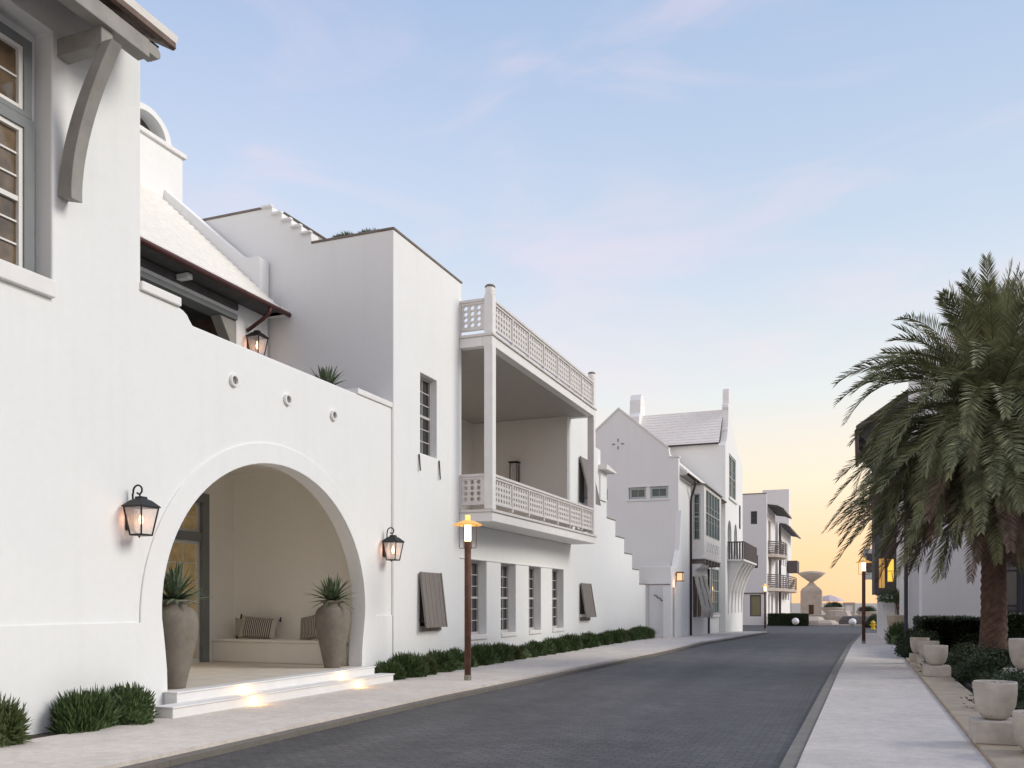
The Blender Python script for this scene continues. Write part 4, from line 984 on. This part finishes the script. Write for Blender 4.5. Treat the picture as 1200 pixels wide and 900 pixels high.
jar(J1, 'tall taupe clay jar at the left side of the porch arch, the nearer one')
jar(J2, 'tall taupe clay jar at the right side of the porch arch, the farther one')
agave((J1[0], J1[1], J1[2]+1.33), .62, 'spiky green plant in the left porch jar', seed=3, cnt=75)
agave((J2[0], J2[1], J2[2]+1.33), .58, 'spiky green plant in the right porch jar', seed=9, cnt=75)
ag = agave((-10.35, 15.6, 5.98), .6, 'spiky green plant peeking over the terrace parapet beside the tower', seed=5, cnt=55)
MB().lathe(-10.35, 15.6, [(.16, 5.001), (.22, 5.4), (.24, 5.92), (.2, 5.93)], 24).build('pot', JAR, ag, smooth=True)
def cushion(loc, w_, h_, rot, tilt, m, lab, grp, tass=True, rz=0):
    me = bpy.data.meshes.new('cushion'); b = bmesh.new(); n = 16
    vs = {}
    for sgn in (1, -1):
        for i in range(n+1):
            for j in range(n+1):
                u_ = i/n*2-1; v_ = j/n*2-1
                if sgn == -1 and (i in (0, n) or j in (0, n)): vs[(-1, i, j)] = vs[(1, i, j)]; continue
                pin = 1-.09*(1-abs(v_)**2)*abs(u_)**3; pin2 = 1-.09*(1-abs(u_)**2)*abs(v_)**3
                th = .085*((1-u_**4)*(1-v_**4))**.55
                th += .006*math.sin(u_*7+v_*3)*(1-u_*u_)*(1-v_*v_)
                vs[(sgn, i, j)] = b.verts.new((u_*w_/2*pin, sgn*th, v_*h_/2*pin2))
    for sgn in (1, -1):
        for i in range(n):
            for j in range(n):
                f = [vs[(sgn, i, j)], vs[(sgn, i+1, j)], vs[(sgn, i+1, j+1)], vs[(sgn, i, j+1)]]
                if sgn == 1: f.reverse()
                try: b.faces.new(f)
                except ValueError: pass
    bmesh.ops.recalc_face_normals(b, faces=b.faces)
    for f in b.faces: f.smooth = True
    b.to_mesh(me); b.free(); me.materials.append(m)
    o = bpy.data.objects.new('cushion', me); col.objects.link(o); o.location = loc
    o.rotation_euler = (R(tilt), R(rot), R(rz)); tag(o, lab, 'cushion', grp)
    if tass:
        for sx_ in (-1, 1):
            for sz in (-1, 1):
                q_ = MB(); q_.lathe(0, 0, [(.008, .0), (.022, -.02), (.012, -.035), (.024, -.10), (.004, -.105)], 10)
                me2 = bpy.data.meshes.new('tassel'); me2.from_pydata(q_.v, [], q_.f); me2.materials.append(TASSEL)
                c_ = bpy.data.objects.new('tassel', me2); col.objects.link(c_); c_.parent = o; c_.location = (sx_*w_/2*1.0, -.0, sz*h_/2+.03); c_.rotation_euler = (0, R(-rot), 0)
    return o
cushion((-12.28, 15.92, 1.04), .98, .50, 4, -14, STRIPE, 'striped cream lumbar cushion with black tassels on the porch bench', None, rz=6)
cushion((-12.82, 16.10, 1.03), .50, .46, -2, -8, FELT, 'plain cream cushion behind the striped one at the bench corner', None, tass=False)
cushion((-10.95, 15.95, 1.06), .66, .58, -12, -12, STRIPE, 'striped cushion half hidden behind the right jar', None, tass=False, rz=-15)

# ------------------------------------------------------------------ shrubs
def leafcloud(rad, n, seed, leaf=(.05, .012), up=.6, lumps=6, stem=True, box=False):
    rg = random.Random(seed); v = []; f = []
    cen = [(rg.uniform(-.45, .45), rg.uniform(-.45, .45), rg.uniform(.0, .5), rg.uniform(.45, .75)) for _ in range(lumps)]
    for _ in range(n):
        if box:
            x, y, z = rg.uniform(-1, 1), rg.uniform(-1, 1), rg.uniform(0, 1)
            k_ = rg.randrange(3)
            if k_ == 0: x = rg.choice((-1, 1))*rg.uniform(.9, 1.02)
            elif k_ == 1: y = rg.choice((-1, 1))*rg.uniform(.9, 1.02)
            else: z = rg.uniform(.9, 1.03)
            nrm = Vector((x, y, z-.3)).normalized(); p = Vector((x, y, z))
            p += Vector((rg.gauss(0, .02), rg.gauss(0, .02), rg.gauss(0, .02)))+nrm*.05*math.sin(x*5)*math.cos(y*6)
        else:
            c = rg.choice(cen); d = Vector((rg.gauss(0, 1), rg.gauss(0, 1), rg.gauss(0, 1))).normalized()
            r_ = c[3]*(rg.random()**.25)*(1+.08*rg.gauss(0, 1))
            p = Vector((c[0], c[1], c[2]))+d*r_; nrm = d
            if p.z < 0: p.z = rg.uniform(0, .15)
        p = Vector((p.x*rad[0], p.y*rad[1], p.z*rad[2]))
        d = (nrm+Vector((rg.gauss(0, .35), rg.gauss(0, .35), up+rg.gauss(0, .3)))).normalized()
        L_ = leaf[0]*rg.uniform(.6, 1.4); s = d.cross(Vector((rg.gauss(0, 1), rg.gauss(0, 1), rg.gauss(0, 1)))).normalized()*leaf[1]*rg.uniform(.7, 1.3)
        i = len(v)
        v += [tuple(p-s), tuple(p+d*L_*.5-s*.9), tuple(p+d*L_), tuple(p+d*L_*.5+s*.9), tuple(p+s)]
        f.append((i, i+1, i+2, i+3, i+4))
    return v, f
def core(rad, seed, box=False):
    b = bmesh.new(); bmesh.ops.create_icosphere(b, subdivisions=2, radius=1)
    rg = random.Random(seed)
    v = []; 
    for x in b.verts:
        c = x.co*.82*(1+rg.uniform(-.1, .1))
        if box: c = Vector((max(-.85, min(.85, x.co.x*1.5)), max(-.85, min(.85, x.co.y*1.5)), max(-.8, min(.86, x.co.z*1.5))))
        v.append((c.x*rad[0], c.y*rad[1], max(0, c.z)*rad[2]*(1.02 if box else 1.0)))
    f = [tuple(q_.index for q_ in fc.verts) for fc in b.faces]; b.free()
    return v, f
def shrub_proto(name, rad, n, seed, m, leaf, up, box=False, lumps=7):
    v, f = leafcloud(rad, n, seed, leaf, up, lumps, box=box)
    me = bpy.data.meshes.new(name+'_leaves'); me.from_pydata(v, [], f); me.materials.append(m)
    v2, f2 = core(rad, seed, box); me2 = bpy.data.meshes.new(name+'_core'); me2.from_pydata(v2, [], f2); me2.materials.append(m)
    return (me, me2)
def place(protoname, meshes, loc, rz, sc, lab, cat='shrub', grp=None):
    r_ = bpy.data.objects.new(protoname, meshes[0]); col.objects.link(r_); r_.location = loc; r_.rotation_euler = (0, 0, rz); r_.scale = sc
    tag(r_, lab, cat, grp)
    c_ = bpy.data.objects.new('branches', meshes[1]); col.objects.link(c_); c_.parent = r_
    return r_
LEAFO = leafmat('olive_leaf', (.040, .055, .016), (.13, .165, .06))
HP = [shrub_proto('shrub', (.34, .36, .36), 5200, 20+k, (LEAFH, LEAFO, LEAFH, LEAFH)[k], (.06+.02*(k % 3), .008), (.9, .5, 1.2, .7)[k]) for k in range(4)]
ordw = ['first', 'second', 'third', 'fourth', 'fifth', 'sixth', 'seventh', 'eighth', 'ninth', 'tenth', 'eleventh', 'twelfth', 'thirteenth', 'fourteenth', 'fifteenth', 'sixteenth', 'seventeenth', 'eighteenth', 'nineteenth', 'twentieth', 'twenty-first', 'twenty-second', 'twenty-third', 'twenty-fourth', 'twenty-fifth', 'twenty-sixth', 'twenty-seventh', 'twenty-eighth', 'twenty-ninth', 'thirtieth', 'thirty-first', 'thirty-second']
rg = random.Random(4)
y = 16.05; k = 0
while y < 40.6 and k < 32:
    s_ = rg.uniform(.9, 1.12)
    place('hedge_shrub', HP[(0, 2, 1, 3, 0, 3, 2)[k % 7]], (-9.08+rg.uniform(-.03, .03), y, -.02), rg.uniform(0, 6.28), (.95*s_, 1.08*s_, 1.12*s_*rg.uniform(.85, 1.15)), 'low dark green shrub, %s from the porch steps in the row along the balcony house' % ordw[k], grp='low shrubs along the balcony house')
    y += rg.uniform(.74, .88); k += 1
for (yy, s_, lab) in ((9.02, 1.0, 'low dark green shrub beside the porch steps, nearest to them on the left'), (8.35, .85, 'low sprawling shrub, second left of the porch steps'), (7.0, .9, 'low green shrub cut by the left edge of the picture')):
    place('hedge_shrub', HP[int(yy*7) % 4], (-9.12, yy, -.03), yy*3, (.9*s_, 1.25*s_, 1.4*s_), lab, grp='low shrubs left of the porch')
# roof terrace plants
for (x, lab) in ((-10.3, 'dark plant showing above the tower parapet, right one'), (-10.9, 'dark plant showing above the tower parapet, left one')):
    place('roof_shrub', HP[1], (x, YT+.45, 9.62), x, (1.1, .8, .8), lab)
# right side: clipped hedges and shrubs
HB = [shrub_proto('hedge', (1, 1, 1), 26000, 50+k, LEAFD, (.07, .022), .3, box=True) for k in range(2)]
RP = [shrub_proto('round', (1, 1, 1), 12000, 60+k, LEAFD, (.06, .02), .4, lumps=9) for k in range(2)]
def hedge(loc, sc, lab, k=0, name='clipped_hedge', grp=None):
    return place(name, HB[k % 2], loc, 0, sc, lab, 'hedge', grp)
place('round_shrub', RP[0], (1.72, 28.0, 0), .4, (.62, .8, .72), 'dense dark round shrub at the sidewalk edge behind the small bowls')
place('round_shrub', RP[1], (1.75, 30.2, 0), 2.4, (.68, .9, .85), 'dense dark round shrub behind the one at the sidewalk edge')
hedge((2.6, 31, 0), (.8, 2.4, 1.05), 'dark hedge in front of the pale wall panel')
for k, (x, y, lab) in enumerate(((2.55, 12.9, 'low dark mound shrub right beside the large stone bowl'), (2.60, 14.3, 'low dark mound shrub, second beyond the large stone bowl'), (2.60, 15.8, 'low dark mound shrub, third beyond the large stone bowl'), (2.60, 17.2, 'low dark mound shrub just before the stone planter'))):
    place('mound_shrub', RP[k % 2], (x, y, -.05), k*1.3, (.62, 1.0, .52), lab)
hedge((4.1, 21.6, .03), (1.3, .6, .5), 'low dark clipped hedge before the palm trunk')
for k, (x, y, lab) in enumerate(((2.45, 19.6, 'low dark mound shrub right of the nearest small bowl'), (2.45, 21.4, 'low dark mound shrub right of the middle small bowl'), (2.5, 23.2, 'low dark mound shrub right of the farthest small bowl'))):
    place('mound_shrub', RP[k % 2], (x, y, -.05), k*1.3, (.70, 1.05, .60), lab)
hedge((5.0, 27.5, .03), (1.6, .9, 1.15), 'tall dark hedge behind the palm trunk')
for (x, y, s_, lab) in ((3.3, 28.5, .95, 'rounded dark shrub left of the palm trunk'), (2.6, 25.8, .6, 'small rounded shrub behind the three stone bowls'), (6.2, 25.6, 1.0, 'rounded dark shrub at the right edge behind the palm')):
    place('round_shrub', RP[int(x) % 2], (x, y, .02), x, (s_, s_, s_*.8), lab)
# grass patch
v = []; f = []
for _ in range(14000):
    x = rg.uniform(2.0, 4.6); y = rg.uniform(9.6, 16.5)
    L_ = rg.uniform(.03, .07); a = rg.uniform(0, 6.28); i = len(v)
    v += [(x-.004*math.cos(a), y-.004*math.sin(a), .05), (x+.004*math.cos(a), y+.004*math.sin(a), .05), (x+rg.uniform(-.02, .02), y+rg.uniform(-.02, .02), .05+L_)]
    f.append((i, i+1, i+2))
me = bpy.data.meshes.new('lawn_grass'); me.from_pydata(v, [], f); me.materials.append(GRASS)
o = bpy.data.objects.new('lawn_grass', me); col.objects.link(o); tag(o, 'patch of green lawn beside the stone bowls', 'grass', kind='stuff')

# ------------------------------------------------------------------ stone plinth and bowls on the right
pw = thing('garden_kerb_wall', 'low tan stone wall edging the right sidewalk under the bowls', 'wall', (1.5, 16, 0))
m_ = MB(); 
yy = 3.0
while yy < 26.8:
    m_.box(1.206, 1.80, yy, yy+1.495, -.05, .05); yy += 1.5
m_.build('wall_body', STONET, pw, bevel=.008)
MB().box(1.801, 2.6, 3.0, 9.4, -.05, .04).build('wall_return', STONET, pw, bevel=.008)
def bowl(loc, r_, h_, lab, block=True, kind=0):
    t = thing('stone_bowl', lab, 'planter', loc, 'cast stone bowls on the low wall')
    X, Y, Z = loc; zb = Z
    if block:
        MB().box(X-.24, X+.27, Y-.26, Y+.26, .051, Z-.002).build('block', STONE, t, bevel=.012)
    prof = [(.42, 0), (.62, .05), (.80, .18), (.93, .42), (.99, .70), (1.0, .95), (.985, 1.0), (.90, 1.0), (.88, .93)]
    m_ = MB(); m_.lathe(X, Y, [(r_*a, zb+h_*b) for a, b in prof], 40, .01); m_.build('bowl_body', STONE, t, smooth=True)
    MB().lathe(X, Y, [(r_*.87, zb+h_*.9), (r_*.86, zb+h_*.93)], 24).build('soil', SOIL, t)
    mg = MB(); rr_ = random.Random(int(Y*10))
    for k in range(26): blade(mg, (X+rr_.uniform(-.5, .5)*r_, Y+rr_.uniform(-.5, .5)*r_, zb+h_*.9), rr_.uniform(0, 6.28), R(rr_.uniform(5, 50)), .13, .012, .9, 4)
    mg.build('small_plant', LEAFA, t, recalc=False)
    return t
bowl((1.41, 11.1, .30), .22, .42, 'large pale stone bowl on a block at lower right, fully in view')
bowl((1.50, 20.5, .28), .235, .42, 'small pale stone bowl, nearest of the three in a row')
bowl((1.54, 23.2, .26), .235, .42, 'small pale stone bowl, middle of the three in a row')
bowl((1.47, 25.3, .26), .235, .42, 'small pale stone bowl, farthest of the three in a row')
bowl((1.72, 10.35, .055), .25, .42, 'stone bowl cut off by the right edge near the bottom', block=False)
bowl((2.85, 18.3, .38), .31, .56, 'pale stone planter among the hedges at the right edge', block=False)
MB().box(2.5, 3.3, 17.9, 18.7, .05, .378).build('planter_base', STONE, children(pw)[0].parent, bevel=.01)
st_ = MB().box(1.9, 2.45, 17.6, 17.9, .05, .16).build('stone_edging', STONE); tag(st_, 'short pale stone edging between the low hedges by the palm', 'edging')

# ------------------------------------------------------------------ palm tree
pt = thing('date_palm', 'large date palm with drooping green and brown fronds over the right sidewalk', 'palm tree', (3.15, 24.3, .0))
PX_, PY_ = 3.02, 24.3; CZ = 5.8
prof = []
z = 0
m_ = MB(); seg = 28; i0 = 0
nz = 110
for k in range(nz+1):
    z = -.05+(CZ-.2)*k/nz
    base = .255+.10*math.exp(-z*1.6)-.004*z+(.10*max(0, (z-4.3)/1.5) if z > 4.3 else 0)
    for j in range(seg):
        t = 2*math.pi*j/seg
        ph = (z*5.2+j/seg*8) % 1.0; ph2 = (z*5.2-j/seg*8) % 1.0
        r_ = base+.030*(1-ph)*(.5+.5*math.sin(t*3+z*2)) + .028*(1-ph2)
        m_.v.append((PX_+r_*math.cos(t)+.04*math.sin(z*.7), PY_+r_*math.sin(t), z))
for k in range(nz):
    for j in range(seg):
        a = k*seg+j; b = k*seg+(j+1) % seg
        m_.f.append((a, b, b+seg, a+seg))
m_.build('trunk', BARK, pt)
def frond(m_, mr, az, el, L_, droop, rgn, leafL=.52, nl=72):
    d = Vector((math.cos(az)*math.cos(el), math.sin(az)*math.cos(el), math.sin(el)))
    p = Vector((PX_, PY_, CZ+.25))+d*.25+Vector((0, 0, rgn.uniform(-.5, .35)))
    side0 = Vector((-math.sin(az), math.cos(az), 0)); tw = rgn.uniform(-.5, .5)
    n = nl; pts = []; step = L_/n
    for k in range(n+1):
        t = k/n
        pts.append((p.copy(), d.copy()))
        d = (d+Vector((0, 0, -droop*(.35+1.3*t)/n))+side0*(tw*.25/n)).normalized(); p = p+d*step
    mr.tube([q_[0] for q_ in pts[::6]], [max(.006, .028*(1-k/10)) for k in range(len(pts[::6]))], 5)
    for k in range(5, n+1):
        t = k/n; p, d = pts[k]
        s = d.cross(Vector((0, 0, 1)))
        if s.length < .05: s = side0
        s = s.normalized()*1.0; s = (s*math.cos(tw*t)+d.cross(s).normalized()*math.sin(tw*t)).normalized()
        upv = s.cross(d).normalized()
        ll = leafL*(math.sin(math.pi*min(1, .12+t*.80))**.7)*rgn.uniform(.85, 1.1)
        ang = R(62-34*t)
        for sg in (-1, 1):
            dd_ = (d*math.cos(ang)+s*sg*math.sin(ang)+upv*rgn.uniform(.05, .42)).normalized()
            pos = p+d*rgn.uniform(-.01, .01)
            q1 = pos+dd_*ll*.5; dd2 = (dd_+Vector((0, 0, -rgn.uniform(.05, .28)))).normalized(); q2 = q1+dd2*ll*.5
            wv = dd_.cross(upv)
            if wv.length < .05: wv = d.copy()
            wv = (wv.normalized()+upv*rgn.uniform(-.5, .5)).normalized()*.0135
            i = len(m_.v)
            m_.v += [tuple(pos-wv*.6), tuple(pos+wv*.6), tuple(q1+wv), tuple(q2), tuple(q1-wv)]
            m_.f.append((i, i+1, i+2, i+3, i+4))
rgp = random.Random(21)
green = MB(); rach = MB(); dry = MB(); rach2 = MB()
nf = 330; ga = 2.39996
for k in range(nf):
    q_ = k/nf
    az = k*ga+rgp.uniform(-.15, .15)
    el = R(84-(q_**.85)*140+rgp.uniform(-8, 8))
    L_ = 3.85*rgp.uniform(.86, 1.06)*(1 if q_ > .16 else .87)*(1+.14*min(1, max(0, q_-.5)/.2)-.25*max(0, q_-.8)/.2)
    droop = .5+2.9*min(1, q_*2.1)*rgp.uniform(.8, 1.15)
    if el < R(-5): droop = .8
    isdry = (q_ > .80 and rgp.random() < .6)
    frond(dry if isdry else green, rach2 if isdry else rach, az, el, L_, droop, rgp)
cr_ = green.build('crown', LEAFP, pt, recalc=False); rach.build('frond_stalks', mat('stalk_green', (.10, .10, .05), .6, .2, 3), cr_)
dr_ = dry.build('dry_fronds', LEAFB, pt, recalc=False); dr_['label'] = 'brown hanging dry fronds'; rach2.build('frond_stalks', BARK, dr_)
bt = MB()
for k in range(70):
    az = k*ga; z = 4.9+1.6*(k/70)
    bt.tube([(PX_+.3*math.cos(az), PY_+.3*math.sin(az), z), (PX_+.55*math.cos(az), PY_+.55*math.sin(az), z+.35)], [.07, .035], 5)
bt.build('frond_boots', BARK, pt)

# ------------------------------------------------------------------ small things further up the right sidewalk
t = thing('small_tree', 'slender small tree beside the stop sign past the hedge', 'tree', (1.55, 41.5, 0))
m_ = MB(); m_.tube([(1.6, 41.5, -.1), (1.55, 41.5, 1.2), (1.45, 41.4, 2.0), (1.3, 41.3, 2.9)], [.05, .04, .03, .012], 8); m_.tube([(1.55, 41.5, 1.2), (1.7, 41.6, 2.1), (1.75, 41.6, 2.7)], [.03, .02, .01], 6); m_.build('trunk', BARK, t)
v, f = leafcloud((.62, .62, .62), 1100, 77, (.12, .018), .1, 8)
me = bpy.data.meshes.new('crown'); me.from_pydata([(a, b, c) for a, b, c in v], [], f); me.materials.append(LEAFH)
c_ = bpy.data.objects.new('crown', me); col.objects.link(c_); c_.parent = t; c_.location = (-.1, 0, 1.65)
t = thing('stop_sign', 'dark red octagonal road sign seen edge-lit beside the slender tree', 'sign', (1.72, 44, -.1))
MB().tube([(1.70, 43.5, -.2), (1.70, 43.5, 2.0)], .03, 8).build('pole', IRON, t)
MB(FY(43.46)).prism(circ(1.70, 1.75, .28, 8), 0, .02).build('sign_plate', REDS, t)
t = thing('tall_stone_pot', 'tan stone pot standing on the sidewalk edge behind the dark hedge', 'planter', (1.4, 38, 0))
MB().lathe(1.42, 38, [(.28, -.05), (.34, .5), (.42, 1.05), (.40, 1.1), (.34, 1.08)], 24).build('pot_body', STONET, t, smooth=True)
MB().lathe(1.42, 38, [(.33, 1.0), (.32, 1.04)], 16).build('soil', SOIL, t)
place('round_shrub', HP[2], (1.55, 36.6, .0), 1, (1.6, 1.6, 1.9), 'green feathery shrub beside the tan stone pot')

t = thing('fire_hydrant', 'small yellow fire hydrant at the far end of the right sidewalk', 'hydrant', (1.35, 72, -.5))
m_ = MB(); m_.lathe(1.0, 74, [(.2, -.5), (.2, -.45), (.14, -.44), (.14, -.02), (.18, 0), (.18, .04), (.14, .09), (.07, .17), (.03, .2)], 16)
m_.build('hydrant_body', YEL, t); m_ = MB(); m_.tube([(.76, 74, -.16), (1.24, 74, -.16)], .07, 10); m_.tube([(1.0, 73.78, -.17), (1.0, 74, -.17)], .08, 10); m_.build('hydrant_outlets', YEL, t)
wb = MB().box(1.4, 3.6, 76, 76.6, -.6, .3).build('low_white_wall', TRIM, None, bevel=.02); tag(wb, 'low white wall right of the yellow hydrant', 'wall')
place('clipped_hedge', RP[1], (1.2, 80, -.5), 0, (.8, .8, 1.2), 'dark round hedge behind the yellow hydrant', 'hedge')
w2 = thing('white_garden_wall', 'white garden wall with a block beyond the right sidewalk', 'wall', (3, 64, -.4))
MB().box(1.75, 6, 66, 66.5, -.6, 1.1).build('wall_body', TRIM, w2, bevel=.02)
MB().box(1.6, 6.1, 65.9, 66.6, 1.1, 1.2).build('coping', TRIM, w2)

# ------------------------------------------------------------------ end of the street
hd = place('clipped_hedge', HB[0], (-6.05, 84.0, -.5), 0, (1.6, .8, 1.0), 'long dark clipped hedge before the far white block', 'hedge')
for (x, y, lab) in ((-5.35, 83.0, 'white ball bollard in front of the far hedge, left one'), (-.55, 82.0, 'white ball bollard at the middle of the street end, right one')):
    b_ = MB(); b_.lathe(x, y, [(.02, -.43)]+[(.32*math.sin(R(a)), -.1-.32*math.cos(R(a))) for a in range(15, 180, 15)]+[(.01, .22)], 20)
    tag(b_.build('ball_bollard', BALL, None, smooth=True), lab, 'bollard', 'white ball bollards')
mo = thing('stone_pavilion', 'square stone pavilion topped by a wide dish, with a brown door', 'pavilion', (-5.65, 118, -1))
cx, cy, hw = -5.65, 118, 1.27
m_ = MB(FY(cy-hw)); m_.slab(rect(cx-hw, cx+hw, -1.2, 3.0), [rect(cx-.28, cx+.32, -1.0, 1.3)], -.3, 0); m_.build('front_wall', STONEF, mo, bevel=.03)
MB().box(cx-hw, cx-hw+.3, cy-hw+.3, cy+hw, -1.2, 3.0).box(cx+hw-.3, cx+hw, cy-hw+.3, cy+hw, -1.2, 3.0).box(cx-hw+.3, cx+hw-.3, cy+hw-.3, cy+hw, -1.2, 3.0).build('wall', STONEF, mo)
MB(FY(cy-hw)).box(cx-.28, cx+.32, -1.0, 1.3, -.25, -.18).build('door', DOORB, mo)
m_ = MB(); i = 0
lv = [(hw+.02, 3.0), (hw*.86, 3.35), (hw*.5, 3.7), (.38, 4.0), (.24, 4.2)]
for (h_, z) in lv: m_.v += [(cx-h_, cy-h_, z), (cx+h_, cy-h_, z), (cx+h_, cy+h_, z), (cx-h_, cy+h_, z)]
for k in range(len(lv)-1):
    for j in range(4): m_.f.append((4*k+j, 4*k+(j+1) % 4, 4*k+4+(j+1) % 4, 4*k+4+j))
m_.f += [(3, 2, 1, 0), tuple(4*(len(lv)-1)+j for j in range(4))]
m_.build('roof', STONEF, mo)
MB().lathe(cx, cy, [(.24, 4.2), (.55, 4.4), (1.25, 4.9), (1.72, 5.3), (1.68, 5.36), (.9, 5.55), (.05, 5.62)], 36).build('dish', STONEF, mo, smooth=True)
def table(x, y, lab, rr_=2.0, z=-.8):
    t = thing('stone_bowl_fountain', lab, 'planter', (x, y, z), 'wide stone bowls at the beach end')
    MB().lathe(x, y, [(.9, z-.3), (.5, z+.6), (.55, z+1.0), (rr_, z+1.7), (rr_+.05, z+1.85), (rr_-.2, z+1.85), (rr_-.4, z+1.7)], 28).build('bowl_body', STONEF, t, smooth=True)
    MB().lathe(x, y, [(rr_-.3, z+1.7), (rr_-.5, z+1.78)], 20).build('soil', SOIL, t)
    place('bowl_shrub', RP[0], (x, y, z+1.7), x, (rr_*.9, rr_*.9, .75), lab.replace('wide stone bowl at the beach end, ', 'dark shrub in the far stone bowl '), 'shrub')
table(-2.9, 108, 'wide stone bowl at the beach end, left of the white frame', 1.3)
table(.95, 112, 'wide stone bowl at the beach end, right of the white frame', 1.3, -1.3)
def rock(x, y, z, a, b, c, rz, lab, m=STONEF):
    m_ = MB(); rg_ = random.Random(int(x*13+y))
    n = 7; base = [(math.cos(2*math.pi*k/n)*a*rg_.uniform(.8, 1.1), math.sin(2*math.pi*k/n)*b*rg_.uniform(.8, 1.1)) for k in range(n)]
    for s_, zz in ((1, 0), (.97, .6), (.75, 1)):
        for (u_, v_) in base: m_.v.append((x+u_*s_, y+v_*s_, z+c*zz+rg_.uniform(-.03, .03)*c))
    for r_ in range(2):
        for k in range(n): m_.f.append((r_*n+k, r_*n+(k+1) % n, r_*n+n+(k+1) % n, r_*n+n+k))
    m_.f += [tuple(range(n-1, -1, -1)), tuple(range(2*n, 3*n))]
    return tag(m_.build('stone_slab', m, None, bevel=.03), lab, 'stone', 'pale stone slabs at the street end')
rock(-4.2, 88, -.6, 1.3, 1.2, .85, 0, 'tan low rounded stone right of the far hedge')
rock(-3.2, 86.6, -.6, 1.6, .9, .55, 0, 'pale flat stone slab between the two white balls')
rock(-1.9, 92, -.7, 1.6, 1.2, 1.5, 0, 'pale upright stone behind the slab at the street centre')
rock(-.2, 90, -.7, 1.8, 1.2, 1.0, 0, 'dark grey stone behind the right white ball', mat('dark_stone', (.14, .13, .13), .9, .3, 2))
lw = MB().box(-5.4, 3.5, 96, 96.6, -1.0, .35).build('low_stone_wall', STONEF, None, bevel=.03); tag(lw, 'low tan wall across the beach end of the street', 'wall')
fr = thing('white_frame_kiosk', 'small white box frame kiosk between the two wide stone bowls', 'kiosk', (-2, 110, -.9))
MB(FY(109)).slab(rect(-1.75, -.45, -1, 1.6), [rect(-1.5, -.7, .5, 1.3)], -1.2, 0).build('kiosk_frame', STONEF, fr, bevel=.02)
MB(FY(109)).box(-1.5, -.7, .5, 1.3, -.2, -.1).build('kiosk_panel', BALL, fr)
um = thing('beach_umbrella', 'pale open umbrella beyond the left stone bowl at the beach end', 'umbrella', (-3.6, 121, -1))
MB().tube([(-3.6, 121, -1.2), (-3.6, 121, 2.55)], .05, 8).build('pole', TRIM, um)
MB().lathe(-3.6, 121, [(1.9, 1.75), (1.85, 1.83), (.9, 2.35), (.05, 2.6), (.03, 2.55), (.9, 2.28)], 8).build('canopy', mat('umbrella_cloth', (.6, .52, .55), .9, .05), um)
